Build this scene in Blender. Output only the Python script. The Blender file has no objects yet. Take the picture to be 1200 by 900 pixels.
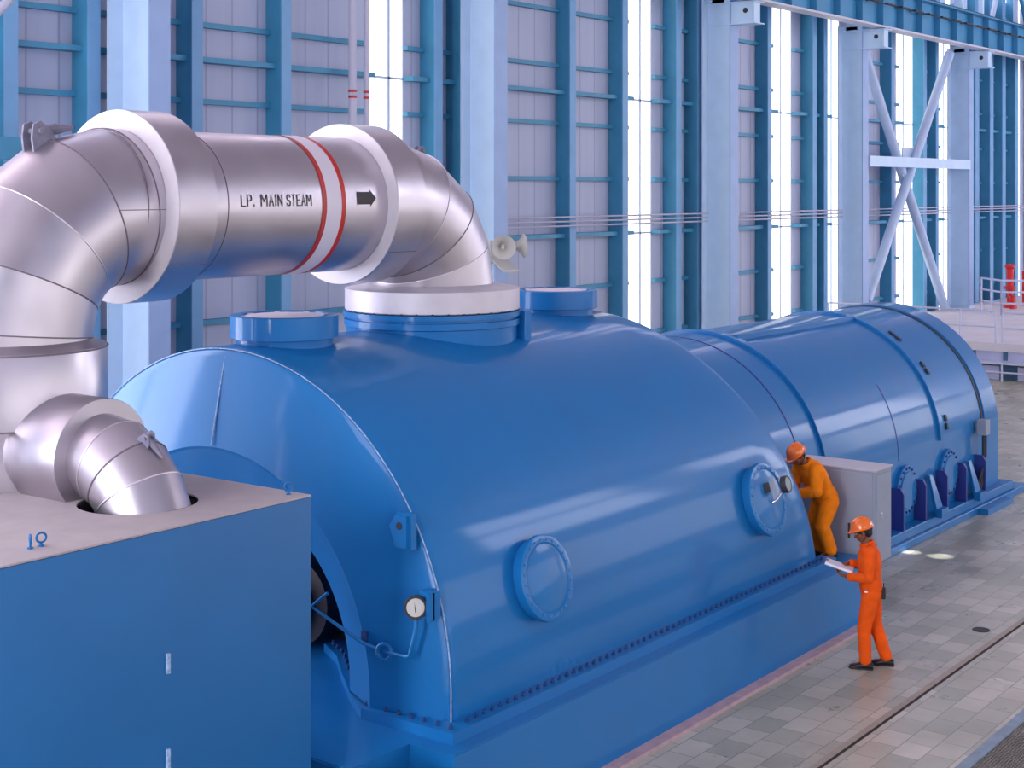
import bpy, bmesh, math, random
from mathutils import Vector, Matrix, Euler
random.seed(4)
PI = math.pi
SC = bpy.context.scene
COL = SC.collection
V = Vector

# ------------------------------------------------------------------ helpers
def lin(c):
    return tuple(((v/255.0)/12.92 if v/255.0 <= .04045 else ((v/255.0+.055)/1.055)**2.4) for v in c)

def mat(name, rgb, rough=.5, metal=0., spec=.5, coat=0., coat_rough=.1, var=0., vscale=3., bump=0., bscale=40., emit=None, stretch=None, rvar=0.):
    m = bpy.data.materials.new(name); m.use_nodes = True
    nt = m.node_tree; b = nt.nodes['Principled BSDF']
    c = lin(rgb)
    b.inputs['Base Color'].default_value = (*c, 1)
    b.inputs['Roughness'].default_value = rough
    b.inputs['Metallic'].default_value = metal
    b.inputs['Specular IOR Level'].default_value = spec
    b.inputs['Coat Weight'].default_value = coat
    b.inputs['Coat Roughness'].default_value = coat_rough
    tc = nt.nodes.new('ShaderNodeTexCoord')
    src = tc.outputs['Object']
    if stretch:
        mp = nt.nodes.new('ShaderNodeMapping'); mp.inputs['Scale'].default_value = stretch
        nt.links.new(src, mp.inputs['Vector']); src = mp.outputs['Vector']
    if var or rvar:
        n = nt.nodes.new('ShaderNodeTexNoise'); n.inputs['Scale'].default_value = vscale; n.inputs['Detail'].default_value = 5
        nt.links.new(src, n.inputs['Vector'])
    if var:
        r = nt.nodes.new('ShaderNodeValToRGB')
        r.color_ramp.elements[0].position = .3; r.color_ramp.elements[1].position = .7
        r.color_ramp.elements[0].color = (*[v*(1-var) for v in c], 1)
        r.color_ramp.elements[1].color = (*[min(1, v*(1+var)) for v in c], 1)
        nt.links.new(n.outputs['Fac'], r.inputs['Fac']); nt.links.new(r.outputs['Color'], b.inputs['Base Color'])
    if rvar:
        mr = nt.nodes.new('ShaderNodeMapRange')
        mr.inputs['From Min'].default_value = .3; mr.inputs['From Max'].default_value = .7
        mr.inputs['To Min'].default_value = max(.02, rough-rvar); mr.inputs['To Max'].default_value = rough+rvar
        nt.links.new(n.outputs['Fac'], mr.inputs['Value']); nt.links.new(mr.outputs['Result'], b.inputs['Roughness'])
    if bump:
        n2 = nt.nodes.new('ShaderNodeTexNoise'); n2.inputs['Scale'].default_value = bscale; n2.inputs['Detail'].default_value = 3
        nt.links.new(tc.outputs['Object'], n2.inputs['Vector'])
        bp = nt.nodes.new('ShaderNodeBump'); bp.inputs['Strength'].default_value = bump; bp.inputs['Distance'].default_value = .01
        nt.links.new(n2.outputs['Fac'], bp.inputs['Height']); nt.links.new(bp.outputs['Normal'], b.inputs['Normal'])
    if emit:
        b.inputs['Emission Color'].default_value = (*lin(emit[0]), 1); b.inputs['Emission Strength'].default_value = emit[1]
    return m

def empty(name, loc, label=None, cat=None, group=None, rz=0., kind=None):
    o = bpy.data.objects.new(name, None); COL.objects.link(o)
    o.location = loc; o.rotation_euler = (0, 0, rz); o.empty_display_size = .2
    tag(o, label, cat, group, kind)
    return o

def tag(o, label=None, cat=None, group=None, kind=None):
    if label: o['label'] = label
    if cat: o['category'] = cat
    if group: o['group'] = group
    if kind: o['kind'] = kind
    return o

def world_of(o):
    p = Vector((0, 0, 0))
    while o is not None:
        p += o.location; o = o.parent
    return p

def obj(name, bm, m, parent=None, smooth=None, local=False, mats=None):
    """bm holds world coordinates; the mesh is shifted into its parent's frame (or to its own base point)."""
    bmesh.ops.recalc_face_normals(bm, faces=bm.faces[:])
    me = bpy.data.meshes.new(name)
    if not local:
        if parent is not None:
            off = world_of(parent)
            for v in bm.verts: v.co -= off
            base = None
        else:
            xs = [v.co.x for v in bm.verts]; ys = [v.co.y for v in bm.verts]; zs = [v.co.z for v in bm.verts]
            base = V(((min(xs)+max(xs))/2, (min(ys)+max(ys))/2, min(zs)))
            for v in bm.verts: v.co -= base
    else:
        base = None
    if smooth is not None:
        for f in bm.faces: f.smooth = True
    bm.to_mesh(me); bm.free()
    if smooth is not None:
        me.set_sharp_from_angle(angle=math.radians(smooth))
    for mm in (mats or [m]): me.materials.append(mm)
    o = bpy.data.objects.new(name, me); COL.objects.link(o)
    if base is not None: o.location = base
    if parent is not None: o.parent = parent
    return o

def BM(): return bmesh.new()

def box(bm, x0, x1, y0, y1, z0, z1, bev=0.):
    vs = [bm.verts.new(p) for p in ((x0,y0,z0),(x1,y0,z0),(x1,y1,z0),(x0,y1,z0),(x0,y0,z1),(x1,y0,z1),(x1,y1,z1),(x0,y1,z1))]
    fs = [bm.faces.new([vs[i] for i in q]) for q in ((0,3,2,1),(4,5,6,7),(0,1,5,4),(1,2,6,5),(2,3,7,6),(3,0,4,7))]
    if bev:
        es = list({e for f in fs for e in f.edges})
        bmesh.ops.bevel(bm, geom=es, offset=bev, segments=2, affect='EDGES', profile=.5)
    return vs

def prism(bm, pts, d):
    """extrude closed outline pts (3D) along vector d"""
    a = [bm.verts.new(p) for p in pts]; b = [bm.verts.new(V(p)+V(d)) for p in pts]
    n = len(pts)
    bm.faces.new(a[::-1]); bm.faces.new(b)
    for i in range(n): bm.faces.new((a[i], a[(i+1) % n], b[(i+1) % n], b[i]))

def frame(d):
    d = V(d).normalized()
    up = V((0, 0, 1)) if abs(d.z) < .95 else V((1, 0, 0))
    a = d.cross(up).normalized(); b = d.cross(a).normalized()
    return a, b

def ring(bm, c, a, b, r, n, ry=None):
    ry = r if ry is None else ry
    return [bm.verts.new(V(c)+a*(r*math.cos(2*PI*i/n))+b*(ry*math.sin(2*PI*i/n))) for i in range(n)]

def bridge(bm, r0, r1, close=True):
    n = len(r0)
    for i in range(n if close else n-1):
        bm.faces.new((r0[i], r0[(i+1) % n], r1[(i+1) % n], r1[i]))

def lathe(bm, c, axis, prof, n=48, cap=True):
    """prof: list of (distance along axis, radius)"""
    axis = V(axis).normalized(); a, b = frame(axis); rs = []
    for (h, r) in prof:
        p = V(c)+axis*h
        rs.append([bm.verts.new(p)] if r < 1e-6 else ring(bm, p, a, b, r, n))
    for r0, r1 in zip(rs, rs[1:]):
        if len(r0) == 1 and len(r1) == 1: continue
        if len(r0) == 1:
            for i in range(n): bm.faces.new((r0[0], r1[i], r1[(i+1) % n]))
        elif len(r1) == 1:
            for i in range(n): bm.faces.new((r0[i], r0[(i+1) % n], r1[0]))
        else: bridge(bm, r0, r1)
    if cap:
        if len(rs[0]) > 1: bm.faces.new(rs[0][::-1])
        if len(rs[-1]) > 1: bm.faces.new(rs[-1])

def tube(bm, pts, r, n=10, cap=True):
    pts = [V(p) for p in pts]; rr = r if isinstance(r, (list, tuple)) else [r]*len(pts)
    d = (pts[1]-pts[0]).normalized(); a, b = frame(d); prev = None
    for i, p in enumerate(pts):
        if i == 0: t = (pts[1]-pts[0]).normalized()
        elif i == len(pts)-1: t = (pts[-1]-pts[-2]).normalized()
        else: t = ((pts[i]-pts[i-1]).normalized()+(pts[i+1]-pts[i]).normalized()).normalized()
        q = d.rotation_difference(t); a = q @ a; b = q @ b; d = t
        k = ring(bm, p, a, b, rr[i], n)
        if prev: bridge(bm, prev, k)
        elif cap: bm.faces.new(k[::-1])
        prev = k
    if cap: bm.faces.new(prev)

def torus(bm, c, axis, R, r, n=24, m=8, a0=0., a1=2*PI):
    a, b = frame(axis); axis = V(axis).normalized(); full = abs(a1-a0-2*PI) < 1e-6
    rs = []
    for i in range(n if full else n+1):
        t = a0+(a1-a0)*i/n; e = a*math.cos(t)+b*math.sin(t); p = V(c)+e*R
        rs.append([bm.verts.new(p+e*(r*math.cos(2*PI*j/m))+axis*(r*math.sin(2*PI*j/m))) for j in range(m)])
    for i in range(len(rs)-(0 if full else 1)): bridge(bm, rs[i], rs[(i+1) % len(rs)])
    if not full: bm.faces.new(rs[0][::-1]); bm.faces.new(rs[-1])

def gored(bm, centers, radius, n=56):
    """mitred pipe bend: straight gores between centre points, each gore with its own edge rings"""
    C = [V(c) for c in centers]; k = len(C)
    side = (C[1]-C[0]).cross(C[-1]-C[-2]).normalized()
    for i in range(k-1):
        d = (C[i+1]-C[i]).normalized(); e1 = side; e2 = d.cross(side).normalized()
        def cut(j):
            if j == 0: return (C[1]-C[0]).normalized()
            if j == k-1: return (C[-1]-C[-2]).normalized()
            return ((C[j]-C[j-1]).normalized()+(C[j+1]-C[j]).normalized()).normalized()
        out = []
        for j in (i, i+1):
            nn = cut(j); rg = []
            for s in range(n):
                o = C[j]+e1*(radius*math.cos(2*PI*s/n))+e2*(radius*math.sin(2*PI*s/n))
                t = (C[j]-o).dot(nn)/d.dot(nn)
                rg.append(bm.verts.new(o+d*t))
            out.append(rg)
        bridge(bm, out[0], out[1])

# ------------------------------------------------------------------ materials
BLUE = (18, 113, 180)
M = {}
M['blue'] = mat('turbine_blue_paint', BLUE, .5, spec=.2, coat=.36, coat_rough=.1, var=.04, vscale=1.3, bump=.02, bscale=2.5, rvar=.05)
M['blue_dark'] = mat('recess_paint', (20, 62, 120), .6, var=.1)
M['blue_box'] = mat('box_blue_paint', (22, 106, 168), .5, var=.05, vscale=1.2, spec=.4)
M['beige'] = mat('box_top_paint', (176, 166, 168), .65, var=.07, vscale=4., bump=.05)
M['clad'] = mat('aluminium_cladding', (192, 186, 194), .36, metal=.92, var=.05, vscale=2.2, rvar=.08, bump=.05, bscale=5.)
M['clad_white'] = mat('pale_cladding', (206, 200, 208), .5, metal=.35, var=.05, vscale=4., bump=.05, bscale=14.)
M['seam'] = mat('cladding_seam', (120, 108, 118), .6, metal=.4)
M['seam_light'] = mat('cladding_bead', (215, 208, 214), .35, metal=.8)
M['weld'] = mat('worn_weld_paint', (150, 178, 214), .5, var=.4, vscale=30.)
M['lug_grey'] = mat('grey_lug_paint', (120, 118, 138), .6, var=.2, vscale=14.)
M['red'] = mat('red_band_paint', (186, 34, 26), .45, var=.05)
M['white_band'] = mat('white_band_paint', (214, 208, 220), .45)
M['black'] = mat('black_paint', (26, 24, 28), .5)
M['dark'] = mat('dark_iron', (44, 42, 52), .6, var=.2)
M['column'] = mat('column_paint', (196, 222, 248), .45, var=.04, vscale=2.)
M['column_flange_shade'] = mat('shaded_column_paint', (152, 178, 220), .5, var=.05, vscale=2.)  # column paint darkened as shade on the front flange; web keeps the lit tone
M['stud_flange_lit'] = mat('lit_stud_paint', (112, 164, 208), .5, var=.06, vscale=2.)  # stud paint lightened as if lit; the web keeps the darker tone
M['stud'] = mat('stud_paint', (60, 140, 178), .5, var=.08, vscale=2.)
M['girder'] = mat('girder_paint', (60, 138, 184), .5, var=.08, vscale=1.)
M['girder_flange'] = mat('girder_flange_paint', (200, 200, 214), .5)
M['conduit'] = mat('conduit_paint', (188, 186, 206), .45)
M['brace'] = mat('brace_paint', (176, 196, 226), .4, var=.05)
M['glow'] = mat('translucent_sheet', (240, 240, 235), .4, emit=((255, 252, 240), 1.25))
M['mullion'] = mat('mullion_paint', (196, 214, 238), .5)
M['skirt'] = mat('pink_skirting', (186, 158, 166), .7, var=.12, vscale=8.)
M['rail'] = mat('handrail_paint', (206, 210, 236), .45)
M['platform'] = mat('platform_concrete', (222, 216, 224), .75, var=.06, vscale=1.)
M['plat_face'] = mat('platform_face_paint', (196, 200, 232), .6, var=.05)
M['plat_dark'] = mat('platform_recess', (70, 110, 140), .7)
M['orange'] = mat('orange_cotton', (236, 88, 14), .8, spec=.2, var=.09, vscale=9., bump=.25, bscale=22.)
M['amber'] = mat('amber_cotton', (240, 128, 12), .8, spec=.2, var=.1, vscale=9., bump=.25, bscale=22.)
M['helmet'] = mat('orange_plastic', (240, 112, 14), .22, spec=.6, coat=.5)
M['skin'] = mat('brown_skin', (128, 72, 48), .55, var=.06, vscale=20.)
M['hair'] = mat('black_hair', (22, 17, 15), .7)
M['eye'] = mat('eye_white', (225, 220, 215), .3)
M['shoe'] = mat('black_leather', (26, 25, 28), .45)
M['paper'] = mat('white_paper', (236, 234, 244), .7)
M['cabinet'] = mat('cabinet_grey', (146, 156, 174), .5, var=.03)
M['cabinet_top'] = mat('cabinet_top_grey', (188, 186, 198), .5)
M['chrome'] = mat('chrome', (210, 212, 220), .2, metal=1.)
M['horn'] = mat('cream_plastic', (206, 202, 196), .5)
M['dial'] = mat('dial_face', (205, 203, 196), .35)
M['glass'] = mat('dial_glass', (62, 104, 108), .3, spec=.4)
M['fin'] = mat('bracket_paint', (44, 60, 140), .5, var=.05)
M['grate'] = mat('grating_steel', (128, 122, 116), .5, metal=.0, var=.2)
M['grate_frame'] = mat('grating_frame_paint', (132, 150, 166), .6, var=.15, vscale=6.)
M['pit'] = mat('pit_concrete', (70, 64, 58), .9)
M['trim'] = mat('trim_brass', (164, 150, 136), .5, var=.12, vscale=6.)
M['joint'] = mat('joint_sealant', (52, 46, 40), .9)
M['yellow_cap'] = mat('white_disc', (222, 212, 222), .6)
M['redfire'] = mat('red_machine_paint', (214, 22, 30), .4)

def wall_material():
    m = mat('wall_cladding', (184, 191, 216), .6, var=.05, vscale=.9, stretch=(3., 1., .12))
    nt = m.node_tree; b = nt.nodes['Principled BSDF']
    tc = nt.nodes.new('ShaderNodeTexCoord'); sp = nt.nodes.new('ShaderNodeSeparateXYZ')
    nt.links.new(tc.outputs['Object'], sp.inputs[0])
    wv = nt.nodes.new('ShaderNodeMath'); wv.operation = 'PINGPONG'; wv.inputs[1].default_value = .33
    nt.links.new(sp.outputs['X'], wv.inputs[0])
    cmp_ = nt.nodes.new('ShaderNodeMath'); cmp_.operation = 'LESS_THAN'; cmp_.inputs[1].default_value = .02
    nt.links.new(wv.outputs[0], cmp_.inputs[0])
    bp = nt.nodes.new('ShaderNodeBump'); bp.invert = True; bp.inputs['Strength'].default_value = .8; bp.inputs['Distance'].default_value = .03
    nt.links.new(cmp_.outputs[0], bp.inputs['Height']); nt.links.new(bp.outputs['Normal'], b.inputs['Normal'])
    old = b.inputs['Base Color'].links[0].from_socket
    mx = nt.nodes.new('ShaderNodeMix'); mx.data_type = 'RGBA'; mx.blend_type = 'MULTIPLY'
    mx.inputs['B'].default_value = (.72, .72, .78, 1)
    nt.links.new(cmp_.outputs[0], mx.inputs['Factor']); nt.links.new(old, mx.inputs['A']); nt.links.new(mx.outputs['Result'], b.inputs['Base Color'])
    return m
M['wall'] = wall_material()
M['ceiling'] = mat('ceiling_sheet', (176, 168, 178), .7, var=.05, vscale=.4)

def floor_material():
    m = bpy.data.materials.new('floor_tiles'); m.use_nodes = True
    nt = m.node_tree; b = nt.nodes['Principled BSDF']
    tc = nt.nodes.new('ShaderNodeTexCoord')
    br = nt.nodes.new('ShaderNodeTexBrick')
    br.offset = .5; br.squash = 1.
    br.inputs['Scale'].default_value = 1.
    br.inputs['Brick Width'].default_value = .42; br.inputs['Row Height'].default_value = .30
    br.inputs['Mortar Size'].default_value = .006; br.inputs['Mortar Smooth'].default_value = .2
    br.inputs['Color1'].default_value = (*lin((160, 160, 142)), 1)
    br.inputs['Color2'].default_value = (*lin((196, 190, 174)), 1)
    br.inputs['Mortar'].default_value = (*lin((132, 130, 120)), 1)
    nt.links.new(tc.outputs['Object'], br.inputs['Vector'])
    n = nt.nodes.new('ShaderNodeTexNoise'); n.inputs['Scale'].default_value = .9; n.inputs['Detail'].default_value = 8; n.inputs['Roughness'].default_value = .62
    nt.links.new(tc.outputs['Object'], n.inputs['Vector'])
    rp = nt.nodes.new('ShaderNodeValToRGB')
    rp.color_ramp.elements[0].position = .3; rp.color_ramp.elements[0].color = (.80, .80, .78, 1)
    rp.color_ramp.elements[1].position = .7; rp.color_ramp.elements[1].color = (1.15, 1.13, 1.15, 1)
    nt.links.new(n.outputs['Fac'], rp.inputs['Fac'])
    mx = nt.nodes.new('ShaderNodeMix'); mx.data_type = 'RGBA'; mx.blend_type = 'MULTIPLY'; mx.inputs['Factor'].default_value = 1
    nt.links.new(br.outputs['Color'], mx.inputs['A']); nt.links.new(rp.outputs['Color'], mx.inputs['B'])
    nt.links.new(mx.outputs['Result'], b.inputs['Base Color'])
    n2 = nt.nodes.new('ShaderNodeTexNoise'); n2.inputs['Scale'].default_value = 2.; n2.inputs['Detail'].default_value = 4
    nt.links.new(tc.outputs['Object'], n2.inputs['Vector'])
    mr = nt.nodes.new('ShaderNodeMapRange'); mr.inputs['To Min'].default_value = .2; mr.inputs['To Max'].default_value = .42
    nt.links.new(n2.outputs['Fac'], mr.inputs['Value']); nt.links.new(mr.outputs['Result'], b.inputs['Roughness'])
    bp = nt.nodes.new('ShaderNodeBump'); bp.inputs['Strength'].default_value = .3; bp.inputs['Distance'].default_value = .004; bp.invert = True
    nt.links.new(br.outputs['Fac'], bp.inputs['Height']); nt.links.new(bp.outputs['Normal'], b.inputs['Normal'])
    return m
M['floor'] = floor_material()

# ------------------------------------------------------------------ the hall: floor, walls
def struct(name, bm, m, parent=None, smooth=None, label=None, cat=None):
    o = obj(name, bm, m, parent, smooth)
    if parent is None: tag(o, label, cat, kind='structure')
    return o

bm = BM()
# floor with a pit under the grating strip: two slabs and the pit bottom
box(bm, -14, 84, 5.20, 21.7, -.3, 0)
box(bm, -14, 84, -14, 3.2, -.3, 0)
fl = obj('floor', bm, M['floor'])
tag(fl, 'grey beige square tiled hall floor beside the blue turbine', 'floor', kind='structure')
bm = BM(); box(bm, -14, 84, 3.2, 5.2, -.7, -.6)
struct('trim_1', bm, M['pit'], label='dark pit bottom under the steel floor grating', cat='pit')

STRIPS = [(23.57, 24.81, 24.35), (33.82, 35.16, 34.6), (42.21, 43.69, 42.97), (46.1, 47.3, 46.7), (52.2, 53.81, 52.9), (56.21, 57.6, 56.9), (64.6, 66., 65.3), (73, 74.4, 73.7)]
YW = 21.6; ZW = 19.
bm = BM(); x = -14.
for (a, b, c) in STRIPS:
    box(bm, x, a, YW, YW+.12, 0, ZW); x = b
box(bm, x, 84, YW, YW+.12, 0, ZW)
struct('wall_back', bm, M['wall'], label='lavender grey sheet metal wall behind the teal studs', cat='wall')
wl = ['tall glowing translucent strip above the right end of the silver pipe', 'tall glowing translucent strip right of the loudspeakers', 'glowing translucent strip just right of the column with the leftmost girder bracket',
      'glowing strip directly left of the column where the cross brace starts', 'glowing strip behind the crossing of the brace tubes', 'glowing strip left of the column where the cross brace ends', 'glowing strip past the last column', 'farthest glowing wall strip']
for i, (a, b, c) in enumerate(STRIPS):
    bm = BM(); box(bm, a, b, YW+.03, YW+.06, 0, ZW)
    w = struct('window_%d' % (i+1), bm, M['glow'], label=wl[i], cat='window')
    bm = BM(); box(bm, c-.035, c+.035, YW-.0, YW+.03, 0, ZW); obj('mullion', bm, M['mullion'], w)
    for z in (4.45, 8.05, 11.6, 15.):
        bm = BM(); box(bm, a, b, YW-.0, YW+.03, z-.025, z+.025); obj('glazing_bar', bm, M['mullion'], w)

M['gate_light'] = mat('gate_glazing', (240, 240, 240), .3, emit=((238, 238, 250), 8.0))
for i, (a, b) in enumerate(((3.0, 8.6), (-12.0, -8.6))):
    bm = BM(); box(bm, a, b, YW-.03, YW-.01, 1.5, 10.5)
    w = struct('window_%d' % (50+i), bm, M['gate_light'], label=('bright wide window', 'bright narrow window')[i]+' in the back wall beyond the left photo edge', cat='window')
    bm = BM(); box(bm, (a+b)/2-.08, (a+b)/2+.08, YW-.05, YW-.03, 1.5, 10.5); obj('mullion', bm, M['mullion'], w)

# opposite wall behind the camera: windows mirrored in the casings, and a low glowing band added
YF = -13.
# openings: (x0, x1, z0, z1, material); the wall is cut around them
M['daylight'] = mat('daylit_glazing', (240, 240, 240), .3, emit=((240, 238, 250), 6.0))
M['daylight_low'] = mat('daylit_frosted_glazing', (240, 240, 240), .3, emit=((242, 240, 244), 2.6))
M['frosted'] = mat('added_soft_glow', (225, 225, 230), .3, emit=((246, 240, 236), 1.6))  # glowing band added as soft key light on the faces opposite
OPEN = [(-14, 58, 2.0, 8.4, 'frosted', 'long glowing band added low in the opposite wall'), (36.5, 50.5, 11.2, 14.5, 'daylight', 'lower bright window of the stacked pair in the opposite wall'), (36.5, 50.5, 14.9, 17.6, 'daylight', 'upper bright window of the stacked pair in the opposite wall'),
        (57, 67, 14.6, 17.6, 'daylight', 'single high bright window in the opposite wall'), (67.5, 83.5, 10.2, 17.2, 'daylight', 'big bright window in the far corner of the opposite wall'), (67.5, 83.5, 1.2, 8.6, 'daylight_low', 'tall frosted gate in the far corner of the opposite wall')]
xs = sorted({-14, 84, *[o[0] for o in OPEN], *[o[1] for o in OPEN]}); zs = sorted({0, ZW, *[o[2] for o in OPEN], *[o[3] for o in OPEN]})
bm = BM()
for xa, xb in zip(xs, xs[1:]):
    run = None
    for za, zb in zip(zs, zs[1:]):
        hole = any(o[0] <= xa and xb <= o[1] and o[2] <= za and zb <= o[3] for o in OPEN)
        if hole:
            if run is not None: box(bm, xa, xb, YF-.12, YF, run, za); run = None
        elif run is None: run = za
    if run is not None: box(bm, xa, xb, YF-.12, YF, run, ZW)
struct('wall_front', bm, M['wall'], label='sheet metal wall with windows facing the turbines', cat='wall')
for i, (xa, xb, za, zb, mm, lab) in enumerate(OPEN):
    bm = BM(); box(bm, xa, xb, YF-.1, YF-.08, za, zb)
    w = struct('window_%d' % (30+i), bm, M[mm], label=lab, cat='window')
    for k in range(1, int((xb-xa)/3.5)+1):
        x = xa+3.5*k
        if x < xb-.3:
            bm = BM(); box(bm, x-.06, x+.06, YF-.08, YF, za, zb); obj('mullion', bm, M['mullion'], w)
M['sheen'] = mat('added_sheen_glow', (240, 235, 240), .4, emit=((255, 232, 240), 2.4))  # unseen glowing band added for a pink sheen on the casing top
bm = BM(); box(bm, -14, 84, YW-.06, YW-.02, 13.6, 18.4)
struct('window_22', bm, M['sheen'], label='long added glowing clerestory band high in the back wall', cat='window')
bm = BM(); box(bm, -14, 84.12, YF-.12, YW+.12, ZW, ZW+.15)
struct('ceiling', bm, M['ceiling'], label='pale grey ceiling of the machine hall', cat='ceiling')
# far end wall
bm = BM(); box(bm, 84, 84.12, -13, 21.7, 8.2, ZW); box(bm, 84, 84.12, -13, -11.5, 0, 8.2); box(bm, 84, 84.12, 6, 21.7, 0, 8.2)
struct('wall_end', bm, M['wall'], label='far end wall of the machine hall', cat='wall')
bm = BM(); box(bm, 84.05, 84.08, -11.5, 6, 0, 8.2)
struct('window_40', bm, M['daylight_low'], label='wide frosted gate in the far end wall', cat='window')
bm = BM(); box(bm, -14.12, -14, YF-.12, 3.5, 0, ZW); box(bm, -14.12, -14, 8.2, 11.5, 0, ZW); box(bm, -14.12, -14, 18.5, YW+.12, 0, ZW); box(bm, -14.12, -14, 3.5, 18.5, 16.5, ZW)
struct('wall_near', bm, M['wall'], label='near end wall of the hall behind the camera', cat='wall')
bm = BM(); box(bm, -14.08, -14.05, 3.5, 8.2, 0, 16.5)
struct('window_41', bm, mat('gate_daylight', (240, 240, 240), .3, emit=((242, 242, 248), 11.)), label='tall daylit gate opening in the near end wall', cat='window')
bm = BM(); box(bm, -14.08, -14.05, 11.5, 18.5, 0, 16.5)
struct('window_42', bm, mat('side_daylight', (240, 240, 240), .3, emit=((240, 240, 252), 5.)), label='second daylit gate opening in the near end wall', cat='window')

# wall studs
STUD = [(5, 14.48), (103, 16.12), (225, 18.43), (330, 20.70), (510, 25.38), (546, 26.3), (668, 30.60), (730, 33.03), (793, 35.78), (820, 36.95), (900, 41.22), (953, 44.36), (966, 45.18), (1045, 50.72), (1083, 53.76), (1097, 54.96), (1150, 59.2), (1160, 60.9), (1172, 62.4), (1185, 64.0), (0, 66.5), (0, 12.2)]
SL = ['teal wall stud at the left edge above the pipe bend', 'teal wall stud left of the leftmost pale column', 'teal wall stud just right of the leftmost pale column',
      'teal wall stud above the middle of the silver pipe, left of the thin riser pipes', 'teal wall stud left of the column carrying loudspeakers, nearer the glowing strip', 'teal wall stud touching the left side of the column carrying loudspeakers',
      'teal wall stud midway between the loudspeaker column and its glowing strip', 'teal wall stud on the left border of the glowing strip right of the loudspeakers', 'teal wall stud right of the glowing strip beside the loudspeaker bay',
      'teal wall stud hard against the left of the column with the first girder bracket', 'teal wall stud between the first bracketed column and its glowing strip', 'teal wall stud midway in the bay left of the cross brace',
      'teal wall stud left of the column where the brace starts', 'teal wall stud behind the left arm of the cross brace', 'teal wall stud right of the brace crossing', 'teal wall stud behind the right arm of the cross brace',
      'dark wall stud first right of the last pale column', 'dark wall stud second right of the last pale column', 'dark wall stud above the red pump', 'dark wall stud above the red box', 'dark stud beyond the right edge', 'stud beyond the left edge']
for i, (px, xr) in enumerate(STUD):
    bm = BM(); w = .26 if xr < 58 else .4
    st = empty('wall_stud', (xr, 21.4, 0), SL[i], 'stud', 'teal studs standing along the back wall')
    box(bm, xr, xr+.03, 21.18, YW-.04, 0, ZW); box(bm, xr, xr+w, YW-.04, YW-.01, 0, ZW); obj('web', bm, M['stud'], st)
    bm = BM(); box(bm, xr, xr+w, 21.15, 21.18, 0, ZW); obj('flange', bm, M['stud_flange_lit'], st)

# girts: horizontal rails along the wall, one per gap between the glowing strips
SEGS = [(11.5, 23.57, 'left of the first glowing strip'), (24.81, 33.82, 'between the first and second glowing strips'), (35.16, 42.21, 'between the second and third glowing strips'), (43.69, 46.1, 'between the third and fourth glowing strips'),
        (47.3, 52.2, 'between the fourth and fifth glowing strips'), (53.81, 56.21, 'between the fifth and sixth glowing strips'), (57.6, 64.6, 'right of the last pale column')]
for z, big, lab in ((1.75, 0, 'lowest thin teal wall rail'), (3.13, 0, 'thin rail second from bottom'), (4.48, 1, 'wide rail just under the conduits'), (5.9, 0, 'thin rail first above the conduits'),
                    (7.28, 0, 'thin rail just below the upper wide rail'), (8.05, 1, 'wide wall rail well above the conduits'), (8.72, 0, 'thin rail just above the upper wide rail'), (10.1, 0, 'thin rail under girder height'),
                    (11.6, 1, 'wide wall rail at girder height'), (12.9, 0, 'topmost thin wall rail')):
    d, h = (.3, .05) if big else (.14, .05)
    for (xa, xb, where) in SEGS:
        if (z > 10.5 and xb < 36) or (z > 9 and xb < 24): continue
        bm = BM(); box(bm, xa, xb, YW-d, YW-.005, z-h, z+h)
        tag(obj('wall_rail', bm, M['stud']), lab+' '+where, 'rail', 'horizontal rails across the back wall')

# conduits
for k, (z, r) in enumerate(((4.95, .022), (4.84, .022), (4.73, .022))):
    bm = BM(); tube(bm, [(26.9, 21.02, z), (70, 21.02, z)], r, 8)
    tag(obj('conduit', bm, M['conduit'], smooth=40), ('uppermost', 'middle', 'lowest')[k]+' of the three thin horizontal conduits along the back wall', 'conduit', 'horizontal conduits on the back wall')
# thin vertical pipes with red rings
for k, x in enumerate((22.56, 22.98)):
    bm = BM(); tube(bm, [(x, 21.0, 0), (x, 21.0, ZW)], .085 if k == 0 else .06, 12)
    p = obj('riser_pipe', bm, M['conduit'], smooth=40)
    tag(p, ('thicker left one', 'thinner right one')[k]+' of two white riser pipes with red rings left of a glowing strip', 'pipe', 'white riser pipes on the wall')
    for z in (7.62, 7.5):
        bm = BM(); lathe(bm, (x, 21.0, z), (0, 0, 1), [(0, .092 if k == 0 else .067), (.05, .092 if k == 0 else .067)], 12); obj('red_ring', bm, M['red'], p, 40)

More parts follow.
